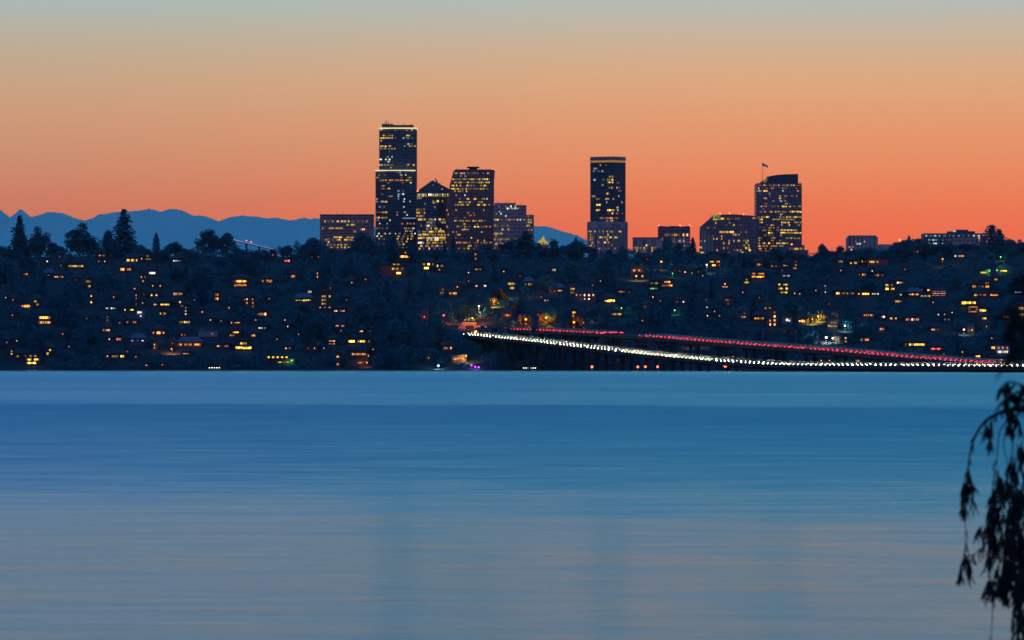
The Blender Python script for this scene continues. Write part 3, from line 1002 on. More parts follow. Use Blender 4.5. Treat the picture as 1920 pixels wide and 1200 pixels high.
lm = unit_box('lamp', glow('far_lamp_pink', (0.62, 0.36, 0.62), 0.95))
for i in range(40):
    a = i / 39 * 2.999
    k = int(a)
    p_ = pts[k].lerp(pts[k + 1], a - k)
    w = link('lamp', lm, t.o)
    w.location = p_ + Vector((0, -.5, .2)) - t.o.location
    w.scale = (1.1, .5, .8)
for u, v in ((462, 451), (471, 453.5)):
    t.beacon(u, v, 3, .8)
    t.mast('lamp_mast', u, v + .4, 457 if u < 465 else 459, .25, 3)

# ------------------------------------------------------------------ houses on the hillside
hrng = random.Random(21)
LIT = []          # (x0, y0, x1, y1, depth) of everything lit, so trees can be grown beside rather than over it
FRAME = MB()
FRAME.box(-.5, .5, -.5, .5, -.04, .04)
FRAME.box(-.04, .04, -.5, .5, -.5, .5)
FRAME_ME = FRAME.solid('frame', M['dark'])
HOT = {(457, 648), (62, 674), (84, 600), (669, 672), (674, 640), (1469, 541), (1716, 646), (1817, 568), (355, 646), (200, 479), (451, 531), (610, 566), (764, 481), (1144, 564), (1157, 589), (1424, 516),
       (143, 499), (248, 488), (1506, 602), (1449, 597), (284, 512), (803, 499), (1825, 580), (1655, 594), (1715, 552), (407, 556), (298, 624), (737, 508)}


def house(px, py, rows, col, label, cw=4.3, ch=4.2, roof='s', wall='dark', group=None, pad=1, bars=False, rcol='dark', dep=9.0, cat='house', mini=False):
    """rows: the lit windows, top row first; '#' lit, ':' dim, '.' unlit wall, a letter = that lamp colour.
    px, py: centre of the lit part in the photo"""
    hot = (round(px), round(py)) in HOT
    rr = rows.split('/')
    nc = max(len(r) for r in rr)
    rh = ch * 1.45
    wpx, hpx = nc * cw, (len(rr) - 1) * rh + ch
    gy = py + hpx / 2 + (3.2 if not mini else 6)
    g0 = ground_hit(px, gy)
    y = g0.y
    k = y / F
    root = empty('house' if cat == 'house' else cat.replace(' ', '_'), g0)
    tag(root, label, cat, group)
    wx, hz = (wpx + pad * 2 * 2.6) * k, (zat(py - hpx / 2, y) - g0.z) + 0.9
    hw = wx / 2
    b = MB()
    b.box(-hw, hw, 0, dep, -3.0, hz)
    b.build('wall', M['wall' + wall], root)
    b = MB()
    ov = .5
    if roof == 'f':
        b.box(-hw - ov, hw + ov, -ov, dep + ov, hz, hz + .35)
    elif roof == 'g':       # gable facing the lake
        rz = hz + min(hw * .75, 3.4)
        b.extr([(-hw - ov, hz), (hw + ov, hz), (0, rz)], -ov, dep + ov)
    else:                   # ridge parallel to the shore
        n = len(b.v)
        rz = hz + 2.4
        i_ = min(hw * .45, 2.5)
        b.v += [(-hw - ov, -ov, hz), (hw + ov, -ov, hz), (hw + ov, dep + ov, hz), (-hw - ov, dep + ov, hz), (-hw + i_, dep / 2, rz), (hw - i_, dep / 2, rz)]
        b.f += [(0, 1, 5, 4), (1, 2, 5), (2, 3, 4, 5), (3, 0, 4), (0, 3, 2, 1)]
        b.m += [0] * 5
    b.build('roof', M['roof' + rcol], root)
    if hw > 4 and roof != 'f' and hrng.random() < .5:
        b = MB()
        cx = hrng.uniform(-.5, .5) * hw
        b.box(cx - .4, cx + .4, dep * .5, dep * .5 + .8, hz, hz + 3.6)
        b.build('chimney', M['walldark'], root)
    for j, r in enumerate(rr):
        cz = zat(py - hpx / 2 + ch / 2 + j * rh, y) - g0.z
        i = 0
        while i < len(r):
            c = r[i]
            if c in '. ':
                i += 1
                continue
            n = 1
            while i + n < len(r) and r[i + n] == c:
                n += 1
            x0 = (-wpx / 2 + i * cw) * k
            w_ = (n * cw - 1.1) * k
            cc = col if c in '#:' else c
            w = link('window', (UWB if hot and cc in UWB else UW)[cc], root)
            w.location = (x0 + w_ / 2, -.06, cz)
            w.scale = (w_, .12, ch * k * (.7 if c != ':' else .4) * hrng.uniform(.85, 1.1))
            if bars:
                f = link('frame', FRAME_ME, w)
                f.location = (0, -.6, 0)
            i += n
    LIT.append((px - wpx / 2 - 1, py - hpx / 2 - 1, px + wpx / 2 + 1, py + hpx / 2 + 1, y))
    return root


def dot(px, py, col, big=False):
    """a far small house that shows one lit window"""
    nm = {'Y': 'yellow', 'O': 'orange', 'P': 'pinkish', 'W': 'white', 'C': 'cool white', 'R': 'red', 'B': 'blue', 'V': 'violet', 'G': 'green', 'T': 'teal'}[col]
    an = 'an' if nm[0] in 'aeio' else 'a'
    return house(px, py, '#', col, 'small dark house among the trees showing %s single tiny %s light' % (an, nm), 2.9, 2.9, hrng.choice('sgf'),
                 group='small houses each showing one %s light' % nm, pad=2, dep=7.0, mini=True)


H = house
# left part of the hillside, top to bottom
H(200, 479, '.:#####:.', 'O', 'house whose low roof glows orange below the ridge between the two tall conifers', 4, 4, 'g', rcol='pale')
H(143, 499, '#######', 'Y', 'long low house, one unbroken pale yellow strip of windows, below the big round-topped tree', 4, 4.5, 'f')
H(248, 488, '##.##.#', 'Y', 'ridge house with bright yellow windows right of the tallest conifer', 2.9, 6)
H(277, 483, '.#./###', 'Y', 'ridge house with a small upper window over a yellow row, under the columnar tree', 4.3, 4, 'g')
H(333, 489, ':#::', 'C', 'ridge house with a faint cool white row of windows', 4)
H(236, 505, '##.##', 'O', 'house with an orange pair of windows below the tallest conifer', 4, 6)
H(284, 512, '.###', 'W', 'house with a dazzling white porch light, brightest white on the left hillside', 4.4, 5.5, 'f')
H(269, 523, '#.#/.P.', 'Y', 'narrow house stacking a yellow row over a pink window', 3.6, 5, 'g')
H(47, 514, '.P#', 'O', 'dim house with two faint orange windows near the left edge')
H(111, 519, '::P#P', 'P', 'house with faint pinkish windows beside a pale blue roof', 3.5, 5)
H(92, 516, ':', 'B', 'unlit house showing only its pale bluish roof on the upper left slope', 5, 2.5, 's', rcol='pale', pad=3)
H(166, 532, '##/.#', 'Y', 'house with a square yellow window over a smaller one left of the dark middle slope', 4.3, 6, 'f')
H(289, 553, '#.P', 'Y', 'house with a round yellow window and a dim pink one', 4.5, 5)
H(334, 551, 'PP#P:', 'O', 'house with a smudged orange and pink window row', 3.6, 6)
H(340, 570, 'W./.#', 'O', 'house with a white lamp above an orange window', 4, 5, 'g')
H(407, 556, '#/#', 'O', 'tall narrow house glowing orange, standing alone on the mid left slope', 7, 5.5, 'g')
H(451, 531, '.:####:./.######.', 'O', 'house with a glowing orange porch like a lantern, upper slope below the twin trees', 4.2, 5, 's')
H(172, 561, '#/./#', 'Y', 'dark house with two yellow lights one above the other', 3.5, 4, 's')
H(47, 574, '.:###', 'O', 'house with a wide orange-washed front near the left edge', 4, 6.5, 'g', wall='mid')
H(69, 568, '#./.P', 'Y', 'house with a small yellow window above a pink one at far left', 5, 4)
H(208, 578, '#C.#C#', 'C', 'house with a broken row of cool white windows', 3.4, 3.6, 'f')
H(256, 562, 'P/P/./#', 'P', 'narrow house with a thin vertical line of pink and yellow windows', 3, 4, 'f')
H(292, 571, '#:', 'Y', 'small house with one yellow window and a dim one left of a longer yellow row', 3.6, 4)
H(310, 571, '#####', 'Y', 'house with an even yellow row of five panes on the mid left slope', 3.4, 4, 'f')
H(306, 588, '#.##', 'Y', 'house with a bright yellow bent cluster of windows', 3, 5, 'g')
H(242, 581, '#..##', 'Y', 'low house with a lone yellow window left of a yellow pair', 3.6, 3.4, 'f')
H(262, 589, '##/.#', 'W', 'white-lit house front with a lamp under the eaves', 4.5, 4.5, 'g', wall='pale')
H(84, 600, 'P###P/P###P', 'Y', 'house with a large yellow four-pane picture window, brightest on the far left slope', 4.4, 6.2, 'f', bars=True)
H(202, 600, '#/#/#', 'Y', 'house with a thin vertical yellow stair window', 2.6, 4, 'f')
H(200, 619, '#:##', 'P', 'house with salmon pink windows in one row', 3.6, 5.5)
H(247, 604, 'P..##', 'O', 'house with soft orange windows and a dim pink one', 3.6, 4.5)
H(349, 583, '#/:/#', 'W', 'house with a stack of small pale windows', 4, 4, 'f')
H(347, 604, 'Y#YC#', 'Y', 'house with a row of greenish yellow and white panes', 3.8, 4.6, 'f')
H(442, 605, '#.:#:', 'P', 'house with a faint violet-pink row of windows', 3.6, 3.4, 'f')
H(298, 624, ':.##.:', 'O', 'house with a glaring orange lamp between dim windows', 3.8, 7)
H(344, 631, '#.#/#..', 'O', 'house with small slanting orange windows above the long orange eaves', 3, 4.5, 'g')
H(390, 626, '....#.', 'O', 'pale fronted boxy house with one orange wall lamp', 5.2, 5.5, 'f', wall='pale', rcol='pale')
H(355, 646, ':#.####.###', 'O', 'long house with glowing orange eaves, the widest orange strip on the left slope', 3.9, 5, 's', rcol='pale')
H(440, 626, '.###/##..', 'O', 'house with a bright orange clerestory over a small orange window', 4.2, 4, 'f')
H(457, 648, '..###../#######', 'Y', 'bright two-tier house, yellow upper box over a long amber balcony', 4.3, 5.6, 'f')
H(476, 629, '##', 'O', 'small house with a blurred orange window pair right of the orange clerestory', 4)
H(223, 636, 'R#', 'O', 'house with a reddish orange window behind a pale gable', 4.4, 5, 'g', wall='mid')
H(258, 641, ':.:.:/.....', 'C', 'pale grey clapboard house with dark windows, unlit, just above the lower left shore', 4.8, 3, 's', wall='mid', rcol='pale')
H(290, 649, '#/#', 'Y', 'house with a slim vertical yellow lamp beside a lit path', 2.8, 4, 'f')
H(92, 660, '.#/#.', 'Y', 'house with two small yellow windows set diagonally near the lower left shore', 4.5, 5)
H(22, 661, '#/#', 'Y', 'house with a narrow tall yellow window near the left edge by the water', 3.4, 3.4, 'f')
H(34, 668, '.#.', 'Y', 'low house with one glaring yellow lamp left of the brightest shoreline house', 5, 5)
H(62, 674, '.#.#./##.##/####.', 'Y', 'brightest shoreline house at far left, three rows of yellow windows', 4.6, 4.5, 'f')
H(215, 668, '#.#####.##', 'Y', 'waterfront house with a yellow window row and a bright gap near the left shore', 3.7, 5, 's')
H(239, 659, '#', 'R', 'house with one small reddish window above the yellow waterfront row', 4, 4, 'f')
H(349, 663, ':::', 'P', 'low boathouse with a faint pink lit roof edge', 4.2, 3, 'f', rcol='pale')
H(418, 649, '#P..O#', 'P', 'house with faint pink dots and an orange one right of the long orange eaves', 3.6, 3.2, 'f')
# middle left
H(501, 527, '#.###', 'O', 'house with a warm orange row of windows, upper slope left of the pale roofs', 3.9, 6)
H(550, 518, '##', 'O', 'house with a single broad orange window below the bushy ridge tree', 4.4, 5.6)
H(596, 516, '#/#', 'Y', 'house with a slim yellow upright window below the brown banded block', 3, 4.5, 'f')
H(579, 466, '#.##', 'Y', 'ridge-top house with small yellow windows under the left end of the skyline', 3, 5)
H(591, 481, '#.#.#', 'O', 'ridge house with a small orange pair below the brown banded block', 3, 4)
H(539, 489, '###', 'R', 'house with a dull red window strip near the ridge', 3.4, 4.4, 'f')
H(579, 547, '.##', 'W', 'house with a greenish white flood lamp', 4, 6, 'g')
H(569, 563, '::#:####:', 'Y', 'long house with a thin yellow window row beneath a pale blue sloping roof', 3.4, 4, 's', rcol='pale')
H(610, 566, '.##.#/.##../.##../:.:.:', 'Y', 'tall house with an arched yellow window over a yellow bay, centre left slope', 4.4, 4.8, 'g')
H(469, 568, '#..P/#..#/...#', 'O', 'house with scattered small orange windows in a loose stack', 3.6, 4.6, 'f')
H(492, 589, ':#P#', 'P', 'house with peach coloured windows stepping up to the right', 4.2, 6.5, 'g')
H(637, 583, '##.P##', 'P', 'house with a faint dusky pink row right of the arched window house', 3.5, 3.6, 'f')
H(492, 615, '#C#.#', 'W', 'house with a short row of small white lights', 2.8, 3.6, 'f')
H(638, 611, '##.PP', 'P', 'house with one white and pink pair of windows left of the dark wooded slope', 3.4, 4)
H(678, 621, '##', 'O', 'small house with a yellowish orange window beside a blue light', 3.2, 4)
H(674, 640, '###.####.#', 'Y', 'long house with a wide amber window wall above the torch-lit shore house', 4.1, 5.2, 'f')
H(623, 642, ':P:/P:P', 'P', 'house with dusky reddish windows left of the wide amber window wall', 4, 3.6)
H(540, 653, '#.P', 'P', 'house with a pale pink pair of windows above the dock bulbs', 3.4, 4)
H(527, 679, '...######', 'Y', 'boathouse with a green lamp and a dim lit interior, under a string of five bulbs', 4.5, 3, 'f', pad=2, cat='boathouse')
H(634, 676, '#/./#', 'O', 'shore house with an upright orange lantern window, left of the torch-lit house', 5, 5, 'f')
H(669, 672, '..#######/........./.....:::', 'O', 'torch-lit shore house with a long orange row of windows and a red lamp', 3.9, 5.5, 'f')
H(764, 481, '..##../#####/', 'O', 'ridge house glowing orange, flat topped, directly below the tallest tower', 4.6, 5, 'f')
H(744, 496, '####', 'Y', 'house with a thin yellow strip above the house with the red-lit wall', 3.4, 3.6, 'f')
H(737, 508, '....###.#/......##.', 'Y', 'house with a red-lit wall and yellow windows below the tallest tower', 4.4, 5.5, 'f', wall='red')  # red light on this wall is put into the siding colour
H(803, 499, '##.##.#/.###...', 'Y', 'house with bright yellow windows over a dim row below the gabled tower', 3, 5)
H(826, 502, '#.##/.:.', 'Y', 'house with three yellow panes over a dim one, right of the brighter two-row house', 3.2, 5)
H(892, 481, '#/#', 'O', 'house with a tall orange doorway light just below the ridge, under the slanted-shoulder tower', 4, 5.5, 'f')
H(897, 505, '####', 'Y', 'house with a short dim yellow strip below the slanted-shoulder tower', 3, 3.4, 'f')
H(829, 546, '.W/##', 'Y', 'house with a white dot over a yellow lamp, middle slope', 3.6, 4.4)
H(850, 550, '#:##', 'O', 'house with amber windows spread under a low roof, middle slope', 3.4, 5)
H(902, 536, '##....##', 'W', 'house with two small pale pairs of windows left of the big amber street lamp', 2.6, 4, 'f')
H(840, 653, '#P.#', 'O', 'shore side house with orange and pink windows left of the bridge end', 4, 6.2)
H(860, 673, '#####', 'O', 'house with a brownish orange lit front beside a lamp post near the water', 4.2, 6, 'f', wall='mid')
# centre
H(1037, 506, '.##', 'W', 'house with a greenish white lit porch high below the big ridge trees', 4, 5.5)
H(959, 536, '###/.##', 'Y', 'house with a yellow three-pane window over an orange balcony right of the amber street lamp', 4.2, 5.5, 'f')
H(991, 533, '#.##', 'Y', 'house with yellow windows linked by a pale roof to the three-pane house', 3.6, 5, 's', rcol='pale')
H(1074, 545, '##/##', 'Y', 'round-topped house front glowing like a yellow lantern', 4.4, 4.6, 'g')
H(1097, 557, 'Y.P.P.P.P/..:.:.:..', 'P', 'wide columned house with pinkish grey front, right of the yellow lantern house', 3.9, 5, 's', wall='mid')
H(1045, 545, 'P.:::.', 'P', 'pale low house, barely lit, left of the yellow lantern house', 4.6, 4, 's', wall='mid', rcol='pale')
H(1195, 511, 'PP.##/.....', 'O', 'house with orange upper windows above a pair of bright lamps', 3.6, 5.6, 'f')
H(1144, 564, ':####', 'Y', 'low house with an amber glowing terrace, middle slope', 3.9, 6, 's')
H(1166, 547, ':P:', 'P', 'house with a dim pale gable above the amber terrace', 4.2, 4, 'g', wall='mid')
H(1227, 531, '##.##', 'Y', 'house with a yellow pair of windows above a green light strip', 2.8, 4)
H(1226, 541, '####', 'G', 'garden wall house marked by a thin bright green strip', 3.6, 3, 'f')
H(1252, 532, '.###./##:##', 'O', 'house with amber windows under a wide flat eave right of the green strip', 4.2, 4.6, 'f')
H(1157, 589, '#####', 'Y', 'low flat building with a bright lemon yellow band, just above the bridge arches', 3.8, 5.2, 'f', cat='building')
H(1077, 589, '##/:.', 'Y', 'house with a square yellow window above the orange street lamps', 3.4, 4.4, 'f')
H(1025, 563, '#.#', 'W', 'house with a small pale pair of lights in the dark centre slope', 2.6, 3)
H(951, 591, ':###', 'O', 'low house with a dim amber awning above the bridge end', 3.6, 4.4)
# right of centre
H(1341, 494, ':#.##/.##.#', 'O', 'ridge house with peach and orange windows below the stepped-shoulder building', 3.8, 4.6)
H(1424, 496, '##:', 'O', 'ridge house with one amber window below the flag tower', 3.2, 5)
H(1452, 499, '#.:', 'O', 'ridge house with an orange lamp and a dim window below the flag tower', 3.6, 4)
H(1491, 497, '.#/.#/##', 'O', 'house with a flame shaped orange stairwell window right below the flag tower annex', 3.2, 4.2, 'f')
H(1474, 498, 'P:P', 'P', 'house with a dull pink row near the ridge', 3.2, 3.6)
H(1475, 517, '####', 'C', 'low house with a thin pale strip of windows below the ridge on the right', 3.6, 3, 'f', rcol='pale')
H(1424, 516, '##.###./######', 'O', 'bright house with a long amber window wall, right upper slope', 4, 4, 's')
H(1400, 527, '.#./###', 'Y', 'small house shaped like a glowing yellow triangle', 3.6, 3.6, 'g')
H(1469, 541, '#.##/##.#/.###', 'Y', 'three-storey house blazing yellow, boldest on the right slope', 4.6, 5, 'f', bars=False)
H(1360, 535, '.#./:#:', 'P', 'house with a faint pale window cluster on the right centre slope', 3.4, 3.8, 'g')
H(1366, 566, '##./.O', 'Y', 'house with a yellow window over an orange one, right centre slope', 3.8, 5, 'f')
H(1394, 591, '..:./.##.', 'Y', 'pale gabled house with a yellow window below it', 4.6, 4.6, 'g', wall='mid', rcol='pale')
H(1424, 597, ':####', 'O', 'house with a warm amber row left of the tall orange windowed house', 3.8, 5.4)
H(1449, 597, '..#/..#/#.#/#.#', 'O', 'tall house with slender orange upright windows above the bridge', 4, 5.2, 'f')
H(1476, 600, '.##', 'W', 'house with a floodlit white front and a small gable', 4.4, 5.4, 'g', wall='pale')
H(1506, 602, ':##.', 'O', 'house glowing pale orange beside yellow-lit bushes', 4, 6, 'g')
H(1561, 608, '.PPP/####', 'Y', 'two-storey house with a yellow row under a pink row, right of the lit bushes', 4, 4.4, 's')
H(1622, 637, 'P.##', 'O', 'pale gabled cottage with one orange window close above the bridge', 4, 5, 'g', wall='mid')
H(1570, 636, '##', 'Y', 'house with a yellow window between two lamps close above the bridge', 3.4, 4.4)
H(1586, 637, 'W/#', 'O', 'house with a white upper light and an orange lower light close above the bridge', 4, 4.4, 'f')
H(1577, 494, '###/:::', 'Y', 'ridge house with a yellow triple window below the blocky concrete building', 3.2, 5)
H(1601, 493, '#.##', 'Y', 'ridge house with round yellow lights below the blocky concrete building', 3.4, 5)
H(1617, 490, '#.#.P', 'O', 'ridge house with small copper windows, left of the red-walled house', 3.6, 4.4)
H(1646, 491, '###.P....', 'Y', 'ridge house with yellow windows and a dark red wall, left of the big dark trees', 3.6, 5, 'f', wall='red')
H(1617, 515, '#.##', 'O', 'house with an amber arch light and small windows on the upper right slope', 3.6, 5)
H(1649, 516, '##.#', 'O', 'house with amber windows under a bent eave beside the big dark trees', 4, 5.2, 'g')
H(1577, 550, '##.##', 'Y', 'house with two square yellow windows side by side', 3.6, 5, 'f')
H(1595, 550, '#.##', 'Y', 'house with a yellow square and a wider one, right of the twin square windows', 3.6, 4.6, 'f')
H(1620, 551, '#.####', 'Y', 'house with a long yellow row and a post light, right slope', 3.7, 4.6, 'f')
H(1642, 551, ':#:#', 'W', 'house with a dim white row next to the long yellow row', 3.4, 3.4, 'f')
H(1550, 542, ':./:./:.', 'C', 'tall narrow house with dim bluish windows, hardly lit', 4, 4, 'f', wall='mid')
H(1629, 591, ':#P##', 'O', 'house with peach windows and a lamp, right slope above the bridge', 3.6, 5)
H(1655, 594, '.##', 'W', 'house with a leaning cream white window, right slope', 3.4, 4.6)
H(1675, 597, '##.P', 'Y', 'house with a yellow lamp beside a dim pink window, right slope', 3.6, 5)
H(1440, 578, '#.#', 'Y', 'house with two small yellow lights set apart above the tall orange windowed house', 4, 4)
H(1654, 617, 'P#', 'O', 'house with a peach lit gable low on the right slope', 4.2, 5.6, 'g', wall='mid')
H(1446, 675, ':#::', 'W', 'low shore building with a faint white strip under the bridge', 3.4, 3, 'f', cat='building')
H(1609, 677, '##', 'Y', 'low hut with a bright yellow window under the red-lit bridge deck', 4, 5.4, 'f', cat='hut')
# right edge
H(1669, 538, '##.:/##.##', 'Y', 'house with a grid of four yellow windows, left of the big dark slope', 3.6, 5, 'f')
H(1689, 530, '#P#:', 'W', 'house with a pale cream window row above the yellow window grid', 3.8, 4)
H(1686, 553, '###', 'C', 'house with a cool white entrance lamp row', 3.4, 4, 'f')
H(1724, 543, '####', 'O', 'house with a bright orange ribbon window beneath a flat roof', 3.2, 3.4, 'f')
H(1744, 544, '###', 'O', 'house with a short orange ribbon, right of the brighter orange ribbon', 3.4, 3.2, 'f')
H(1715, 552, ':####', 'O', 'house with coppery lit eaves on a long low roof', 4.2, 3.6, 's', rcol='pale')
H(1736, 555, 'W#W#Y', 'W', 'house with a creamy row of panes, right of the coppery eaves', 3.6, 4.6, 'f')
H(1684, 565, '.####', 'Y', 'house with a wedge shaped yellow window', 3.6, 4.6, 'g')
H(1761, 550, '::::::/::::::/::::::', 'P', 'grey flat-roofed apartment block with faint rows of windows, right slope', 4.2, 2.6, 'f', wall='mid', rcol='pale', cat='apartment block')
H(1711, 599, '#P.#P##', 'P', 'house with a long peach and amber row above the lantern-strung house', 3.6, 5, 'f')
H(1754, 618, '#P.P', 'P', 'house with a small rosy row of windows, right slope', 3.6, 4)
H(1776, 599, '#.#', 'W', 'house with a small cream pair of windows, right slope', 3.4, 4, 'g')
H(1716, 646, '#.########', 'Y', 'lantern-strung house with a long line of amber lights just above the red-lit bridge', 3.8, 5.5, 's')
H(1756, 654, '#####', 'R', 'house with a glowing red-orange front just above the red-lit bridge', 4, 5, 's')
H(1770, 667, '.#./###', 'Y', 'cottage with a lit yellow gable touching the red-lit bridge line', 3.6, 4, 'g')
H(1817, 568, '#######', 'Y', 'house with a big blazing yellow window wall, right slope', 3.9, 7, 'f')
H(1825, 580, '####/O..O/####', 'O', 'house outlined by an orange lit balcony frame below the blazing yellow window wall', 4.5, 3, 'f')
H(1842, 582, '#####', 'Y', 'house with a slatted yellow window row, right of the orange balcony frame', 3, 5, 'f')
H(1844, 597, '.##', 'Y', 'pale gabled house with a cream window below the orange balcony frame', 4, 4.4, 'g', wall='mid', rcol='pale')
H(1831, 537, '##.P', 'O', 'house with a peach lamp and dim window on the upper right slope', 3.6, 5)
H(1848, 534, '..P#/#.##', 'O', 'house with a cluster of copper and peach windows, right of the peach lamp house', 3.6, 4.6)
H(1834, 553, '##.:', 'Y', 'house with one yellow window and a dim pane, upper right slope', 3.6, 4.6)
H(1857, 553, '##..####', 'O', 'house with a yellow window and an orange ribbon, upper right slope', 3.8, 4.6, 'f')
H(1867, 524, '.##', 'O', 'house with an orange pair of windows below the green-lit trees', 3.4, 4.4)
H(1799, 480, 'C.P##', 'O', 'ridge house with a white lamp and copper windows below the long bluish building', 3.6, 4.6)
H(1845, 511, '#####', 'Y', 'low house with a yellow strip left of the green-lit trees', 2.6, 4, 'f')
H(1884, 508, '.####..', 'Y', 'pale gabled house with a yellow strip right of the green-lit trees', 3.6, 3.6, 'g', wall='mid', rcol='pale')
H(1861, 652, '.##', 'Y', 'house with a square yellow window low at the right edge', 3.6, 6, 'f')
H(1881, 656, '#.P.#/WWWWW', 'O', 'white-walled house with three orange lights low at the right edge', 4, 5, 'f', wall='pale')
H(1889, 594, '###', 'O', 'house with an orange window seen through the near branches', 4.6, 5)
H(1915, 584, '##/##', 'Y', 'tall yellow lit house at the right edge behind the near branches', 4.6, 8, 'f')
H(1820, 619, '#.#', 'O', 'house with a copper lamp pair, lower right slope', 3, 4.4)
H(1910, 548, '####', 'B', 'house with a thin lilac light strip at the right edge behind the branches', 3.4, 2.4, 'f')
H(1868, 675, '##.#.##', 'Y', 'low lakeside house with a dotted yellow row behind the red-lit bridge', 3.8, 4, 'f')
H(1834, 668, '###', 'Y', 'hut with a yellow window just above the red line of lights at right', 3, 4, 'f')
# single lights
for u, v, c in ((89, 490, 'W'), (112, 481, 'O'), (115, 498, 'O'), (225, 472, 'P'), (186, 490, 'P'), (197, 490, 'Y'), (266, 485, 'P'), (142, 525, 'O'), (287, 536, 'Y'), (301, 536, 'Y'), (253, 541, 'P'), (270, 552, 'Y'),
                (214, 557, 'O'), (11, 558, 'C'), (25, 562, 'O'), (268, 568, 'C'), (24, 591, 'C'), (415, 602, 'W'), (118, 626, 'O'), (303, 612, 'Y'), (324, 644, 'Y'), (32, 639, 'W'), (13, 642, 'W'), (205, 636, 'W'),
                (88, 656, 'O'), (255, 669, 'Y'), (305, 684, 'Y'), (275, 685, 'W'), (48, 667, 'Y'), (202, 668, 'Y'), (512, 478, 'O'), (502, 481, 'P'), (598, 550, 'O'), (459, 562, 'O'), (590, 653, 'O'), (579, 653, 'O'), (608, 653, 'C'),
                (694, 621, 'B'), (732, 480, 'Y'), (879, 511, 'W'), (858, 538, 'O'), (879, 527, 'P'), (686, 524, 'W'), (804, 671, 'W'), (796, 594, 'P'), (945, 509, 'W'), (1126, 527, 'W'), (1214, 486, 'W'), (1111, 535, 'P'),
                (1225, 557, 'W'), (1239, 564, 'C'), (1040, 546, 'P'), (1416, 487, 'W'), (1467, 507, 'W'), (1424, 558, 'P'), (1325, 562, 'B'), (1326, 576, 'C'), (1327, 592, 'W'), (1530, 545, 'W'), (1540, 547, 'Y'), (1540, 676, 'Y'),
                (1556, 676, 'Y'), (1375, 669, 'P'), (1412, 675, 'Y'), (1095, 605, 'W'), (1205, 601, 'W'), (1152, 664, 'T'), (1160, 675, 'W'), (1181, 675, 'W'), (1105, 674, 'W'), (1805, 660, 'Y'), (1860, 634, 'W'), (1282, 566, 'C'),
                (1270, 566, 'W'), (1440, 604, 'R'), (1566, 593, 'R'), (1500, 551, 'W'), (1393, 548, 'W'), (1490, 550, 'C'), (1555, 570, 'C'), (1750, 567, 'W'), (1772, 590, 'W'), (1786, 586, 'W'), (1760, 590, 'C'), (1850, 612, 'C'),
                (1577, 507, 'W'), (1636, 508, 'W'), (1697, 505, 'P'), (1285, 510, 'W'), (1298, 512, 'C'), (1310, 510, 'W'), (1318, 517, 'C'), (1275, 508, 'P'), (1015, 557, 'W'), (975, 518, 'P'), (905, 625, 'P'), (895, 624, 'W'),
                (830, 645, 'P'), (700, 655, 'P'), (560, 627, 'C'), (540, 612, 'W'), (520, 636, 'W'), (535, 600, 'W'), (650, 562, 'P'), (640, 620, 'C'), (72, 602, 'P'), (225, 605, 'C'), (163, 597, 'C'), (130, 650, 'C'), (380, 585, 'P'),
                (365, 562, 'C'), (395, 600, 'P'), (480, 600, 'W'), (505, 560, 'W'), (430, 577, 'W'), (620, 540, 'W'), (660, 530, 'P'), (1010, 590, 'W'), (965, 577, 'O'), (1180, 548, 'C'), (1210, 575, 'W'), (1350, 592, 'Y'), (1340, 584, 'W')):
    dot(u, v, c)

# ------------------------------------------------------------------ the two lake bridges and their evening traffic
def chain(a, b_, trail, ext):
    """trail: (px, py) of the row of lamps; the bridge runs straight in plan from a to b_ (px, depth)"""
    A = Vector(((a[0] - 960) / F * a[1], a[1]))
    B = Vector(((b_[0] - 960) / F * b_[1], b_[1]))
    d = B - A
    out_ = []
    for px, py in trail:
        k = (px - 960) / F
        s_ = (k * A.y - A.x) / (d.x - k * d.y)
        p = A + d * s_
        out_.append(Vector((p.x, p.y, zat(py, p.y))))
    e = (out_[-1] - out_[-2])
    e.z = 0
    e.normalize()
    out_.append(out_[-1] + e * ext)
    return out_


def resample(pts, step):
    out_, acc = [pts[0].copy()], 0.0
    for p, q in zip(pts, pts[1:]):
        L = (q - p).length
        s_ = step - acc
        while s_ <= L:
            out_.append(p.lerp(q, s_ / L))
            s_ += step
        acc = L - (s_ - step)
    return out_


def sweep(mb, pts, sec):
    """sec: closed outline (u to the right of travel, w up)"""
    base, k = len(mb.v), len(sec)
    for i, p in enumerate(pts):
        t_ = pts[min(i + 1, len(pts) - 1)] - pts[max(i - 1, 0)]
        t_.z = 0
        t_.normalize()
        r_ = Vector((t_.y, -t_.x, 0))
        for u, w in sec:
            q = p + r_ * u
            mb.v.append((q.x, q.y, q.z + w))
    for i in range(len(pts) - 1):
        for j in range(k):
            j2 = (j + 1) % k
            mb.f.append((base + i * k + j, base + i * k + j2, base + (i + 1) * k + j2, base + (i + 1) * k + j))
            mb.m.append(0)
    mb.f.append(tuple(base + j for j in range(k)))
    e = base + (len(pts) - 1) * k
    mb.f.append(tuple(e + k - 1 - j for j in range(k)))
    mb.m += [0, 0]


def rect(u0, u1, w0, w1):
    return [(u0, w0), (u1, w0), (u1, w1), (u0, w1)]


M['barrier'] = plain('barrier_wall', (0.72, 0.7, 0.68), 0.9, 0.1, 0.2)


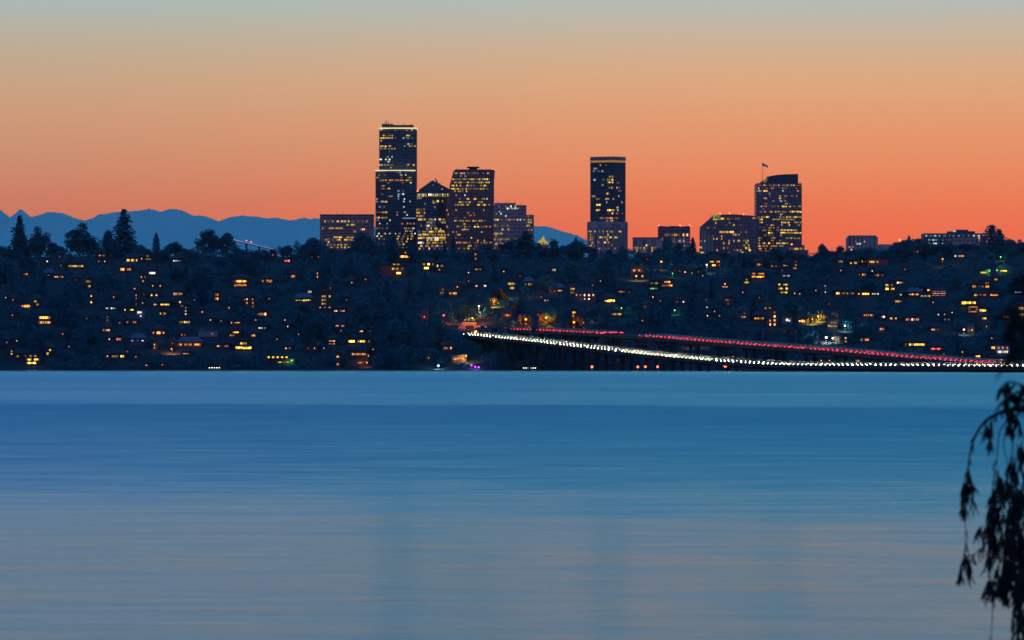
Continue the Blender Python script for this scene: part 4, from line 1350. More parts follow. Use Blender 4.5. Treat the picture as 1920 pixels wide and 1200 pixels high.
def bridge(name, label, path, lamp_h, width, near, ymin):
    """path: the lamps' height above the lake; the deck lies lamp_h below. near: +1 if the lake side is on the right of travel"""
    root = empty(name, Vector((path[len(path) // 2].x, path[len(path) // 2].y, 0)))
    tag(root, label, 'bridge')
    pts = [Vector((p.x, p.y, p.z - lamp_h)) for p in resample(path, 12.0)]
    def part(nm, mb, mat):
        me = mb.solid(nm, mat)
        me.transform(Matrix.Translation(-root.location))
        return link(nm, me, root)
    hw = width / 2
    b = MB()
    sweep(b, pts, [(-hw, -.9), (-hw, 0), (hw, 0), (hw, -.9), (hw * .6, -1.5), (-hw * .6, -1.5)])
    part('deck', b, M['concrete'])
    b = MB()
    sweep(b, [p + Vector((0, 0, .004)) for p in pts], rect(-hw + .8, hw - .8, 0, .02))
    part('roadway', b, M['asphalt'])
    for s_ in (-1, 1):
        b = MB()
        sweep(b, pts, rect(s_ * (hw - .15) - .14, s_ * (hw - .15) + .14, .005, .32))
        part('kerb', b, M['concrete'])
        b = MB()
        sweep(b, pts, rect(s_ * (hw - .15) - .05, s_ * (hw - .15) + .05, .98, 1.04))
        for p, q in zip(pts, pts[1:]):
            t_ = (q - p).normalized()
            r_ = Vector((t_.y, -t_.x, 0))
            for f_ in (0, .5):
                c = p.lerp(q, f_) + r_ * s_ * (hw - .15)
                b.box(c.x - .05, c.x + .05, c.y - .05, c.y + .05, c.z + .3, c.z + .98)
        part('railing', b, M['pole'])
    # added step: far carriageway raised so its lamps show past the near cars
    b = MB()
    sweep(b, pts, rect(-hw + .35, hw - 3.4, .03, .30))
    part('added_road_step', b, M['asphalt'])
    return root, pts, part


# outer bridge: traffic coming toward the near shore, white headlights
A0 = ground_hit(887, 629)
wt = [(882, 624.8), (887, 626), (992, 636), (1067, 645), (1112, 650), (1190, 658.8), (1255, 665.5), (1340, 673.5), (1375, 676.5), (1450, 681.3), (1510, 683.2), (1715, 684.6), (1920, 685.4)]
white = chain((887, A0.y), (1920, 1750), wt, 260)
for p in white:
    p.z = max(p.z, 2.35)
wb, wpts, wpart = bridge('floating_bridge', 'low floating bridge nearest the open water, carrying the curving line of white headlights', white, 0.72, 14.0, 1, 0)
b = MB()
low = [p for p in wpts if p.z < 3.2]
sweep(b, low, [(-9, -(1.64)), (9, -(1.64)), (9.4, -3.2), (-9.4, -3.2)])
wpart('pontoon', b, M['pontoon'])
for i, p in enumerate(wpts):
    if p.z >= 3.2 and i % 3 == 0 and p.z - terrain(p.x, p.y) > 1.5:
        b = MB()
        zb = min(terrain(p.x, p.y), 0) - 1.0 if p.y < SHORE else terrain(p.x, p.y) - 1
        b.box(p.x - 3.6, p.x + 3.6, p.y - 1.1, p.y + 1.1, p.z - 2.3, p.z - 1.5)
        b.box(p.x - 2.6, p.x - 1.2, p.y - .7, p.y + .7, zb, p.z - 2.2)
        b.box(p.x + 1.2, p.x + 2.6, p.y - .7, p.y + .7, zb, p.z - 2.2)
        wpart('pier', b, M['concrete'])

# inner bridge: traffic leaving toward the city, red tail lamps
A1 = ground_hit(975, 620)
rt = [(968, 616.4), (975, 616.8), (1025, 618), (1142, 624), (1216, 629), (1255, 631.2), (1335, 638.5), (1440, 646.3), (1535, 652.8), (1640, 661.5), (1707, 667.5), (1820, 676), (1920, 682)]
red = chain((975, A1.y), (1920, 1840), rt, 240)
for p in red:
    p.z = max(p.z, 2.6)
rb, rpts, rpart = bridge('floating_bridge', 'higher inner bridge sloping down to the right, carrying the long red line of tail lights', red, 0.85, 13.0, 1, 0)
b = MB()
low = [p for p in rpts if p.z < 3.4]
if len(low) > 1:
    sweep(b, low, [(-8, -1.64), (8, -1.64), (8.4, -3.4), (-8.4, -3.4)])
    rpart('pontoon', b, M['pontoon'])
for i, p in enumerate(rpts):
    if p.z >= 3.4 and i % 3 == 1 and p.z - terrain(p.x, p.y) > 1.5:
        b = MB()
        zb = min(terrain(p.x, p.y), 0) - 1.0 if p.y < SHORE else terrain(p.x, p.y) - 1
        b.box(p.x - 3.4, p.x + 3.4, p.y - 1.1, p.y + 1.1, p.z - 2.3, p.z - 1.5)
        b.box(p.x - 2.4, p.x - 1.1, p.y - .7, p.y + .7, zb, p.z - 2.2)
        b.box(p.x + 1.1, p.x + 2.4, p.y - .7, p.y + .7, zb, p.z - 2.2)
        rpart('pier', b, M['concrete'])


def at_px(pts, px):
    for p, q in zip(pts, pts[1:]):
        a, c = p.x / p.y * F + 960, q.x / q.y * F + 960
        if a <= px <= c:
            return p.lerp(q, (px - a) / (c - a))
    return pts[-1]


# steel arches standing in the gap between the decks
for prof in ([(1117, 646), (1124, 638), (1132, 633.5), (1140, 632), (1152, 632), (1164, 632.4), (1171, 633.5), (1168, 640), (1163, 646), (1157, 651)],
             [(1186, 640.5), (1192, 639.5), (1205, 639), (1216, 640.5), (1225, 644), (1231, 649), (1234, 654), (1237, 659)]):
    d0 = at_px(rpts, prof[0][0]).y - 9
    pp = [P(u, v, d0 - (u - prof[0][0]) * .5) for u, v in prof]
    b = MB()
    b.tube(pp, .34, 5)
    b.tube([p + Vector((0, 0, -1.5)) for p in pp], .26, 5)
    for p, q in zip(pp, pp[1:]):
        for f_ in (0, .5):
            c, c2 = p.lerp(q, f_), p.lerp(q, min(1, f_ + .5))
            b.tube([c, c2 + Vector((0, 0, -1.5))], .12, 4)
    rpart('arch', b, M['steel'])

# overhead sign gantry on the inner bridge
c = at_px(rpts, 1462)
g = empty('sign_gantry', Vector((c.x, c.y, c.z)))
tag(g, 'dark sign gantry spanning the red-lit bridge deck near its middle', 'gantry')
b = MB()
for s_ in (-7, 7):
    b.tube([(s_, -s_ * .3, -.6), (s_, -s_ * .3, 7.4)], .2, 6)
b.tube([(-7, 2.1, 7.2), (7, -2.1, 7.2)], .16, 6)
b.tube([(-7, 2.1, 6.2), (7, -2.1, 6.2)], .16, 6)
b.build('frame', M['pole'], g)
for x in (-4.2, 0, 4.2):
    b = MB()
    b.box(x - 1.7, x + 1.7, -x * .3 - .25, -x * .3 - .15, 5.6, 7.9)
    b.build('sign_panel', M['dark'], g)

# cars --------------------------------------------------------------
M['carpaint'] = [plain('car_paint', c, .3, .1, 1, .5, .2) for c in ((.03, .03, .035), (.25, .25, .26), (.1, .02, .02), (.03, .05, .1), (.4, .4, .4))]
M['tyre'] = plain('tyre_rubber', (.02, .02, .02), .9)
m = material('car_glass')
q = NT(m)
tr_ = q.n('ShaderNodeBsdfTransparent', {'Color': (.8, .82, .82, 1)})
gl_ = q.n('ShaderNodeBsdfGlossy', {'Color': (.6, .6, .6, 1), 'Roughness': .05})
M['carglass'] = q.out(q.n('ShaderNodeMixShader', {0: .1, 1: tr_.outputs[0], 2: gl_.outputs[0]}).outputs[0])
HL = glow('headlight_glass', (1.0, 0.84, 0.56), 24.0, True)
TL = glow('tail_light_glass', (1.0, 0.03, 0.06), 5.0, True)


def car_mesh(mat):
    b = MB()
    def loft(rings, mi):
        n = len(b.v)
        for x, wb_, z0, wt_, z1 in rings:
            b.v.extend([(x, -wb_, z0), (x, wb_, z0), (x, wt_, z1), (x, -wt_, z1)])
        for i in range(len(rings) - 1):
            for j in range(4):
                j2 = (j + 1) % 4
                b.f.append((n + i * 4 + j, n + i * 4 + j2, n + i * 4 + 4 + j2, n + i * 4 + 4 + j))
                b.m.append(mi)
        e = n + (len(rings) - 1) * 4
        b.f.extend([(n, n + 1, n + 2, n + 3), (e + 3, e + 2, e + 1, e)])
        b.m.extend([mi, mi])
    loft([(-2.2, .8, .35, .75, .8), (-2.1, .88, .25, .85, .9), (-.5, .9, .22, .9, .93), (1.2, .9, .22, .88, .9), (2.0, .88, .25, .8, .76), (2.2, .8, .32, .72, .62)], 0)
    loft([(-1.75, .8, .885, .78, .92), (-1.1, .82, .885, .62, 1.40), (.2, .82, .9, .62, 1.45), (1.05, .8, .88, .74, .92)], 1)
    loft([(-1.0, .66, 1.395, .6, 1.43), (.15, .66, 1.43, .58, 1.49)], 0)
    for x in (-1.35, 1.4):
        for s_ in (-.82, .82):
            b.tube([(x, s_ - .1, .32), (x, s_ + .1, .32)], .33, 8, 2)
    return b.solid('car', [mat, M['carglass'], M['tyre']])


CARS = [car_mesh(mm) for mm in M['carpaint']]
b = MB()
b.box(-.06, .06, -.40, .40, -.12, .12)
HLM = b.solid('headlight', HL)
b = MB()
b.box(-.06, .06, -.40, .40, -.15, .15)
TLM = b.solid('tail_light', TL)
crng = random.Random(5)


def traffic(pts, lane, spacing, offset, white_, label, group, keep=lambda px: True, mass=None):
    ps = resample(pts, 1.0)
    i = offset
    while i < len(ps) - 4:
        j = int(i)
        p, q = ps[j], ps[j + 3]
        t_ = q - p
        px = p.x / p.y * F + 960
        if keep(px) and px < 1950:
            d_ = t_ if white_ else -t_
            r_ = Vector((t_.y, -t_.x, 0)).normalized()
            c = p + r_ * lane
            mat = Matrix.Translation((c.x, c.y, c.z + .03)) @ Matrix.Rotation(math.atan2(d_.y, d_.x), 4, 'Z') @ Matrix.Rotation(-math.atan2(d_.z, Vector((d_.x, d_.y)).length), 4, 'Y')
            if mass is not None:
                for me, off in ((CARS[0], (0, 0, 0)), (HLM if white_ else TLM, (2.19 if white_ else -2.2, -.42, .7)), (HLM if white_ else TLM, (2.19 if white_ else -2.2, .42, .7))):
                    n = len(mass.v)
                    mm = mat @ Matrix.Translation(off)
                    mass.v.extend(tuple(mm @ v_.co) for v_ in me.vertices)
                    for pl in me.polygons:
                        mass.f.append(tuple(n + k_ for k_ in pl.vertices))
                        mass.m.append(pl.material_index if me is CARS[0] else 3)
            else:
                o_ = link('car', crng.choice(CARS))
                o_.matrix_world = mat
                tag(o_, label, 'car', group)
                for s_ in (-.42, .42):
                    l_ = link('headlight' if white_ else 'tail_light', HLM if white_ else TLM, o_)
                    l_.location = (2.19 if white_ else -2.2, s_, .66 if white_ else .72)
        i += spacing * crng.uniform(.9, 1.1)


WL = 'car with bright white headlights in the queue crossing the low outer bridge'
RL = 'car with glowing red tail lights in the queue on the higher inner bridge'
traffic(wpts, 4.9, 5.1, 1, True, WL, 'cars with headlights on the outer bridge')
gap = lambda px: not (1143 < px < 1214)
traffic(rpts, 4.5, 5.1, 1, False, RL, 'cars with tail lights on the inner bridge', gap)
for nm_, pts_, wh_, kp_ in (('headlight_traffic', wpts, True, lambda px: True), ('tail_light_traffic', rpts, False, gap)):
    b = MB()
    for ln_, sp__, of_ in ((2.0, 5.4, 3.4), (-.5, 5.7, 1), (-3.0, 5.3, 2), (-5.4, 5.9, 4)):
        traffic([p_ + Vector((0, 0, .30)) for p_ in pts_], ln_, sp__, of_, wh_, '', '', kp_, b)
    o_ = link(nm_, b.mesh(nm_, [M['carpaint'][0], M['carglass'], M['tyre'], HL if wh_ else TL]))
    tag(o_, kind='stuff')
# the road beyond the inner bridge, seen between the trees
road = []
for u, v in ((905, 616), (920, 616.5), (935, 617), (950, 618), (968, 619.5), (984, 620), (990, 620.2)):
    gp = ground_hit(u, v)
    road.append(gp + Vector((0, 0, .25)))
b = MB()
sweep(b, road, rect(-5, 5, -.6, 0))
o_ = b.build('road', M['asphalt'])
tag(o_, kind='structure')
traffic(road, 2.0, 5.6, 0, False, 'car with red tail lights on the short road above the bridge end', 'cars on the road above the bridge end', lambda px: px < 921 or 928 < px < 950 or px > 962)

# tunnel portal at the bridge end, lit orange
gp = ground_hit(881, 617)
tp = empty('tunnel_portal', gp)
tag(tp, 'orange floodlit concrete tunnel portal at the left end of the bridges', 'tunnel portal')
b = MB()
b.box(-3.6, 3.4, 0, 6, -2, 3.6)
b.box(3.4, 6.2, .6, 6, -2, 2.0)
b.extr([(-7.2, -2), (-3.6, -2), (-3.6, 3.4), (-6.0, .6)], .4, 5)
b.build('wall', plain('portal_concrete', (.3, .26, .22), .9), tp)
b = MB()
b.box(-2.2, 2.0, -.12, 0, -1, 1.8)
b.build('opening', M['dark'], tp)
for s_ in (-2.6, 2.4):
    l_ = link('lamp', UL['O'], tp)
    l_.location = (s_, -3.2, 4.6)
    l_.scale = (.3, .3, .2)
    b = MB()
    b.tube([(s_, .6, 3.0), (s_, .5, 4.9), (s_, -3.2, 4.9)], .08, 5)
    b.build('lamp_arm', M['pole'], tp)
    ld = bpy.data.lights.new('flood_light', 'SPOT')
    ld.spot_size, ld.spot_blend, ld.energy, ld.color = R(130), .5, 1500, (1.0, .2, .015)
    lo = link('flood_light', ld, tp)
    lo.location = (s_, -4.2, 4.3)
    lo.rotation_euler = (R(52), 0, 0)
LIT.append((868, 598, 896, 620, gp.y))

# red marker lamps along the floating bridge
for u, v, r_ in ((1110, 688, .55), (1196, 688, .5), (1210, 687.6, .5), (1233, 687.6, .5), (1360, 685.6, .72), (1502, 686.3, .5), (1667, 687, .5), (1846, 688, .62)):
    q_ = at_px(wpts, u)
    y = q_.y - 12
    y = min(y, SHORE - 14)
    z = zat(v, y)
    o_ = empty('marker_lamp', Vector(((u - 960) / F * y, y, 0)))
    tag(o_, 'small red marker lamp on a short post in the water beside the floating bridge', 'marker lamp', 'red marker lamps along the bridge')
    b = MB()
    b.tube([(0, 0, -1), (0, 0, max(z - r_, .3))], .14, 6)
    b.box(-.6, .6, -.6, .6, -.3, .25)
    b.build('post', M['pole'], o_)
    l_ = link('lamp', UB, o_)
    l_.location = (0, 0, max(z, .8))
    l_.scale = (r_, r_, r_)

# ------------------------------------------------------------------ street and garden lamps that are lit
LPC = {'O': (1.0, .2, .015), 'Y': (1.0, .42, .05), 'W': (1.0, .9, .7), 'C': (.7, .85, 1.0), 'R': (1.0, .1, .04), 'G': (.2, 1.0, .15), 'V': (.5, .1, 1.0)}


def lamp_post(px, py, col, label, power=0.0, r=.42, drop=16, group=None, cat='street lamp', name='street_lamp'):
    gp = ground_hit(px, py + drop)
    z = zat(py, gp.y) - gp.z
    root = empty(name, gp)
    tag(root, label, cat, group)
    b = MB()
    b.tube([(0, 0, -1), (0, 0, z * .9), (0, -.3, z + .25), (0, -.9, z + .35)], [.12, .09, .07, .06], 6)
    b.build('pole', M['pole'], root)
    b = MB()
    b.box(-.35, .35, -1.3, -.5, z + .3, z + .48)
    b.build('lamp_housing', M['dark'], root)
    l_ = link('lamp', UL[col] if col in UL else UL['W'], root)
    l_.location = (0, -.95, z)
    l_.scale = (r, r, r * .85)
    if power:
        ld = bpy.data.lights.new('lamp_light', 'SPOT')
        ld.spot_size = R(152)
        ld.spot_blend = .4
        ld.energy = power * (2.6 if col != 'G' else .28)
        ld.color = LPC[col]
        ld.shadow_soft_size = .3
        lo = link('lamp_light', ld, root)
        lo.location = (0, -2.2, z + .2)
        lo.rotation_euler = (R(52), 0, 0)
    LIT.append((px - 4, py - 4, px + 4, py + 4, gp.y - 2))
    return root


lamp_post(938.5, 546, 'Y', 'brightest amber street lamp, alone on the slope above the bridge end', 9000, .85)
lamp_post(832, 591.5, 'R', 'red-orange street lamp alone on the dark slope left of the tunnel portal', 1800, .6)
lamp_post(986, 599, 'O', 'orange street lamp over lit bushes, leftmost of the three above the red-lit bridge', 6000, .62)
lamp_post(1024, 596, 'O', 'orange street lamp, middle of the three above the red-lit bridge', 3500, .62)
lamp_post(1076, 604.5, 'O', 'orange street lamp over lit foliage, rightmost of the three above the red-lit bridge', 6000, .62)
lamp_post(898, 574.5, 'W', 'white street lamp above the tunnel portal', 900, .45)
lamp_post(900, 586, 'O', 'small orange lamp just below the white one above the tunnel portal', 700, .4, 10)
lamp_post(886, 597.5, 'O', 'orange lamp at the top of the lit tunnel portal', 5200, .4, 12)
lamp_post(892, 622, 'Y', 'small yellow lamp at the left tip of the white bridge lights', 500, .35, 8)
lamp_post(18, 462, 'W', 'white lamp on the ridge at the far left, beside the first conifer', 300, .5)
lamp_post(1240, 491, 'Y', 'yellow lamp alone on the ridge slope below the notched block', 900, .55)
lamp_post(1193, 518, 'Y', 'left lamp of a bright pair in front of the orange upper windows', 700, .5, 8)
lamp_post(1204.5, 518, 'O', 'right lamp of a bright pair in front of the orange upper windows', 700, .5, 8)
lamp_post(1325, 497, 'W', 'white lamp left of the peach and orange ridge house', 500, .45)
lamp_post(1767, 486, 'O', 'peach lamp alone on the dark wooded slope at the right', 700, .5)
lamp_post(1549, 633, 'W', 'greenish white lamp close above the bridge, left of a lower pair', 1500, .6, 10)
lamp_post(1561, 634.5, 'W', 'white lamp right beside a brighter one close above the bridge', 500, .45, 8)
lamp_post(1584, 611, 'C', 'bluish white lamp right of the two-storey yellow and pink house', 700, .55, 10)
lamp_post(1807, 618, 'W', 'cream lamp beside a pale pole, low on the right slope', 500, .5, 10)
lamp_post(1294, 645, 'Y', 'left of two small amber lamps between the bridge decks', 300, .42, 8)
lamp_post(1316, 645, 'O', 'right of two small amber lamps between the bridge decks', 300, .42, 8)
lamp_post(874, 668, 'Y', 'yellow lit lamp post beside the brown-orange house near the water', 1200, .42, 12)
lamp_post(689, 667, 'O', 'red-orange torch lamp at the right end of the torch-lit shore house', 1600, .7, 10)
lamp_post(688, 680, 'O', 'small amber dock lamp below the red-orange torch lamp', 300, .42, 8)
lamp_post(822, 686, 'C', 'white lamp at the waterline in the dark middle shore', 700, .55, 6)
lamp_post(1265, 582, 'G', 'green lamp lighting a shrub on the centre right slope', 1800, .35, 8, None, 'garden lamp', 'garden_lamp')
lamp_post(1165, 578, 'G', 'green lamp on a small tree above the lemon yellow band', 1300, .3, 8, None, 'garden lamp', 'garden_lamp')
lamp_post(1261, 513, 'G', 'green garden lamp just below the ridge right of the low block', 1300, .25, 8, None, 'garden lamp', 'garden_lamp')
lamp_post(1876, 482, 'G', 'green flood lamp under the cedar at the right end of the ridge', 2600, .3, 8, None, 'garden lamp', 'garden_lamp')
lamp_post(1855, 508, 'G', 'left of two green garden lamps in front of the pale gabled house', 2400, .3, 8, None, 'garden lamp', 'garden_lamp')
lamp_post(1869, 507, 'G', 'right of two green garden lamps in front of the pale gabled house', 2000, .3, 8, None, 'garden lamp', 'garden_lamp')
lamp_post(547, 676, 'G', 'green dock lamp at the right end of the boathouse', 1500, .4, 8, None, 'garden lamp', 'garden_lamp')
lamp_post(1534, 594, 'Y', 'yellow garden lamp among lit bushes right of the pale orange house', 3200, .35, 9, None, 'garden lamp', 'garden_lamp')
lamp_post(1523, 599, 'Y', 'lower yellow garden lamp at the left of the lit bushes', 1800, .3, 8, None, 'garden lamp', 'garden_lamp')
lamp_post(322, 655, 'O', 'amber garden lamp in a lit bush below the long orange eaves', 1500, .3, 8, None, 'garden lamp', 'garden_lamp')
lamp_post(205, 601, 'G', 'green garden lamp beside the vertical yellow stair window', 800, .25, 8, None, 'garden lamp', 'garden_lamp')
lamp_post(926, 566, 'Y', 'amber garden lamp low in the lit shrubs under the brightest street lamp', 2600, .3, 9, None, 'garden lamp', 'garden_lamp')
lamp_post(884, 685, 'V', 'left violet dock lamp near the water', 500, .5, 6, None, 'dock lamp', 'dock_lamp')
lamp_post(891, 687.5, 'V', 'middle violet dock lamp near the water', 300, .5, 4, None, 'dock lamp', 'dock_lamp')
lamp_post(897.5, 688.5, 'V', 'right violet dock lamp near the water', 300, .5, 3, None, 'dock lamp', 'dock_lamp')

# strings of dock lights
for xs_, y_, c_, r_, lab, grp in (([504 + 8.4 * i for i in range(5)], 669.6, 'Y', .55, 'pale bulb on a post, one of the row above the green-lit boathouse', 'row of bulbs above the boathouse'),
                                  ([393 + 4.6 * i for i in range(5)], 689.5, 'W', .28, 'tiny white lamp on the dock edge at the left centre shore', 'tiny lamps on the left dock'),
                                  ([982 + 4.4 * i for i in range(6)], 690, 'W', .28, 'tiny white lamp on the dock edge right of the violet lamps', 'tiny lamps on the centre dock')):
    for u in xs_:
        lamp_post(u, y_, c_, lab, 0, r_, 5 if y_ < 680 else 2, grp, 'dock lamp', 'dock_lamp')

# ------------------------------------------------------------------ trees
def leaf(b, c, size, r_, flat=0.0, aspect=.6):
    """one leaf clump: a small bent quad facing any way"""
    a = Vector((r_.gauss(0, 1), r_.gauss(0, 1), r_.gauss(0, 1) * (1 - flat)))
    if a.length < 1e-3: a = Vector((1, 0, 0))
    a.normalize()
    n_ = Vector((r_.gauss(0, 1), r_.gauss(0, 1), r_.gauss(0, 1)))
    s_ = a.cross(n_)
    if s_.length < 1e-3: s_ = a.cross(Vector((0, 0, 1.01)))
    s_.normalize()
    a *= size * .5
    s_ *= size * .5 * aspect
    b.face([c - a, c + s_, c + a, c - s_])


def trunk_mesh(name, h, r0, limbs, r_):
    b = MB()
    b.tube([(0, 0, -.08 * h), (0.01 * h, 0, .3 * h), (-.01 * h, .01 * h, .62 * h), (0, 0, .95 * h)], [r0, r0 * .8, r0 * .5, r0 * .12], 7)
    for i in range(limbs):
        z = h * r_.uniform(.28, .75)
        w = r_.uniform(0, 6.28)
        L = h * r_.uniform(.12, .24)
        b.tube([(0, 0, z), (math.cos(w) * L * .5, math.sin(w) * L * .5, z + L * .35), (math.cos(w) * L, math.sin(w) * L, z + L * .9)], [r0 * .35, r0 * .22, r0 * .08], 5)
    return b.solid(name, M['bark'])


def conifer_mesh(seed, w, gap, n=1700, droop=.25, top=.0):
    """unit height; w half width at the base relative to height"""
    r_ = random.Random(seed)
    b = MB()
    z = .06
    lev = []
    while z < .985:
        lev.append(z)
        z += r_.uniform(.022, .05) * (1 - .45 * z)
    for z in lev:
        prof = w * ((1 - z) ** .82) * (.75 + .5 * r_.random()) + .008
        k = max(5, int(13 * (1 - z)) + 3)
        w0 = r_.uniform(0, 6.28)
        for i in range(k):
            if r_.random() < gap: continue
            a = w0 + 6.28 * i / k + r_.uniform(-.25, .25)
            L = prof * r_.uniform(.6, 1.15)
            m_ = max(3, int(L * 75))
            for j in range(m_):
                f_ = (j + r_.random()) / m_
                rr = L * f_
                c = Vector((math.cos(a) * rr, math.sin(a) * rr, z - droop * rr * f_ + .012 * math.sin(f_ * 3)))
                c += Vector((r_.gauss(0, .012), r_.gauss(0, .012), r_.gauss(0, .006)))
                leaf(b, c, .066 * r_.uniform(.6, 1.2), r_, .5, .6)
    for i in range(int(n * .35)):
        z = r_.random() ** 1.4 * .93 + .04
        rr = w * .5 * (1 - z) * math.sqrt(r_.random())
        a = r_.uniform(0, 6.28)
        leaf(b, Vector((math.cos(a) * rr, math.sin(a) * rr, z)), .06, r_)
    b.tube([(0, 0, .9), (0, 0, 1.0)], [.006, .002], 4)
    return b.mesh('crown', M['conifer'])


def broad_mesh(seed, wide, n=4000, lobes=30, z0=.1, flat_top=1.0, sparse=1.0):
    r_ = random.Random(seed)
    b = MB()
    blobs = []
    for i in range(lobes):
        while True:
            p = Vector((r_.uniform(-1, 1), r_.uniform(-1, 1), r_.uniform(-1, 1)))
            if p.length < 1: break
        zc = z0 + (1 - z0) * .5
        q = Vector((p.x * wide * .82, p.y * wide * .82, zc + p.z * (1 - z0) * .43))
        tall = (q.z - z0) / (1 - z0)
        shrink = 1 - .55 * max(0, tall - .45) ** 1.2 / .55 * flat_top
        q.x *= shrink
        q.y *= shrink
        blobs.append((q, r_.uniform(.09, .17) * (.7 + wide)))
    per = int(n * sparse / lobes)
    for q, rad in blobs:
        for i in range(per):
            d = Vector((r_.gauss(0, 1), r_.gauss(0, 1), r_.gauss(0, .85)))
            d.normalize()
            d *= rad * (r_.random() ** .45)
            leaf(b, q + d, .062 * r_.uniform(.6, 1.3), r_, .2, .75)
        for i in range(5):
            d = Vector((r_.gauss(0, 1), r_.gauss(0, 1), abs(r_.gauss(0, 1))))
            d.normalize()
            leaf(b, q + d * rad * r_.uniform(1.0, 1.3), .035, r_)
    return b.mesh('crown', M['broad'])


def columnar_mesh(seed, w):
    r_ = random.Random(seed)
    b = MB()
    for i in range(1700):
        z = r_.uniform(.04, 1.0)
        prof = w * min(1, (z / .18) ** .5) * min(1, ((1 - z) / .45) ** .7) * (.85 + .3 * math.sin(z * 31 + seed) * .4)
        rr = prof * r_.random() ** .4
        a = r_.uniform(0, 6.28)
        leaf(b, Vector((math.cos(a) * rr, math.sin(a) * rr, z)), .05, r_, -.3, .45)
    return b.mesh('crown', M['conifer'])


def cedar_mesh(seed, wide):
    r_ = random.Random(seed)
    b = MB()
    for z, L in ((.18, 1.0), (.3, .95), (.42, .86), (.53, .82), (.63, .66), (.72, .6), (.8, .46), (.87, .4), (.94, .24), (.98, .12)):
        for i in range(9):
            a = 6.28 * i / 9 + r_.uniform(-.3, .3)
            l_ = L * wide * r_.uniform(.65, 1.1)
            m_ = int(l_ * 90) + 4
            for j in range(m_):
                f_ = (j + r_.random()) / m_
                c = Vector((math.cos(a) * l_ * f_, math.sin(a) * l_ * f_, z + .05 * f_ + r_.gauss(0, .014)))
                c.x += r_.gauss(0, .03)
                c.y += r_.gauss(0, .03)
                leaf(b, c, .055, r_, .75, .6)
    for i in range(700):
        z = r_.uniform(.05, .9)
        rr = wide * .5 * (1 - z * .7) * math.sqrt(r_.random())
        a = r_.uniform(0, 6.28)
        leaf(b, Vector((math.cos(a) * rr, math.sin(a) * rr, z)), .06, r_)
    return b.mesh('crown', M['conifer'])


TR = random.Random(99)
KIND = {
    'fir': [(conifer_mesh(s_, .25, .1), trunk_mesh('trunk', 1, .02, 0, TR)) for s_ in (1, 2, 3)],
    'spruce': [(conifer_mesh(s_, .24, .2, 1700, .4), trunk_mesh('trunk', 1, .018, 0, TR)) for s_ in (4, 5)],
    'broad': [(broad_mesh(s_, .42), trunk_mesh('trunk', 1, .03, 6, TR)) for s_ in (11, 12, 13, 14)],
    'wide': [(broad_mesh(s_, .68, 4600, 36, .08), trunk_mesh('trunk', 1, .04, 7, TR)) for s_ in (21, 22, 23)],
    'pointed': [(broad_mesh(s_, .36, 3400, 28, .05, 1.9), trunk_mesh('trunk', 1, .03, 4, TR)) for s_ in (31, 32)],
    'column': [(columnar_mesh(s_, .13), trunk_mesh('trunk', 1, .025, 2, TR)) for s_ in (41, 42)],
    'cedar': [(cedar_mesh(s_, .4), trunk_mesh('trunk', 1, .03, 3, TR)) for s_ in (51,)],
    'thin': [(broad_mesh(s_, .5, 900, 22, .2, .6, .7), trunk_mesh('trunk', 1, .02, 12, TR)) for s_ in (61, 62)],
}
NAT = {'fir': .36, 'spruce': .34, 'broad': .84, 'wide': 1.35, 'pointed': .78, 'column': .27, 'cedar': .84, 'thin': 1.1}   # crown width / height


def plant(kind, base, h, wscale, label, group=None, cat='tree', name=None):
    nm = name or {'fir': 'fir_tree', 'spruce': 'spruce_tree', 'cedar': 'cedar_tree', 'column': 'cypress_tree'}.get(kind, 'broadleaf_tree')
    root = empty(nm, base, TR.uniform(0, 6.28))
    tag(root, label, cat, group)
    cm, tm = TR.choice(KIND[kind])
    c = link('crown', cm, root)
    c.scale = (h * wscale, h * wscale, h)
    t_ = link('trunk', tm, root)
    t_.scale = (h, h, h)
    return root


def ridge_tree(kind, px, top, wpx, label, y=None, hgt=None):
    """a tree of the skyline: its tip at (px, top), crown wpx wide"""
    y = y or TR.uniform(2640, 2720)
    x = (px - 960) / F * y
    gz = terrain(x, y)
    h = zat(top, y) - gz
    w = wpx / F * y
    return plant(kind, Vector((x, y, gz)), h, w / (NAT[kind] * h), label)


RT = ridge_tree
RT('spruce', 37, 404, 40, 'ragged conifer at the far left of the ridge, second tallest against the mountains')
RT('broad', 75, 427, 48, 'round bushy tree just right of the ragged far left conifer')
RT('broad', 150, 421, 66, 'big rounded broadleaf tree against the mountains, left of the conifer pair')
RT('pointed', 203, 426, 28, 'shorter bushy conifer right beside the tallest conifer')
RT('fir', 232, 392, 48, 'tallest conifer on the ridge, its tip reaching the mountain crest')
RT('wide', 262, 458, 36, 'low sparse crown between the tallest conifer and the columnar tree')
RT('column', 293, 437, 18, 'slim columnar evergreen standing alone before the mountains')
RT('wide', 327, 453, 42, 'low spreading bushy tree right of the slim columnar evergreen')
RT('broad', 393, 431, 50, 'rounded tree, left one of the touching twin trees before the mountains')
RT('pointed', 424, 432, 38, 'pointed tree, right one of the touching twin trees before the mountains')
RT('thin', 558, 451, 28, 'thin wispy tree on the ridge left of the brown banded block')
RT('broad', 590, 446, 44, 'dark rounded tree touching the left edge of the brown banded block')
RT('wide', 683, 436, 62, 'wide dark tree covering the right foot of the brown banded block')
RT('fir', 735, 437, 32, 'dark conifer in front of the foot of the tallest tower')
RT('pointed', 770, 450, 24, 'small pointed tree between the tallest tower and the gabled tower')
RT('column', 833, 451, 12, 'thin dark cypress at the foot of the gabled tower')
RT('column', 850, 438, 12, 'taller thin cypress at the left foot of the slanted-shoulder tower')
RT('broad', 908, 459, 36, 'rounded tree under the right edge of the slanted-shoulder tower')
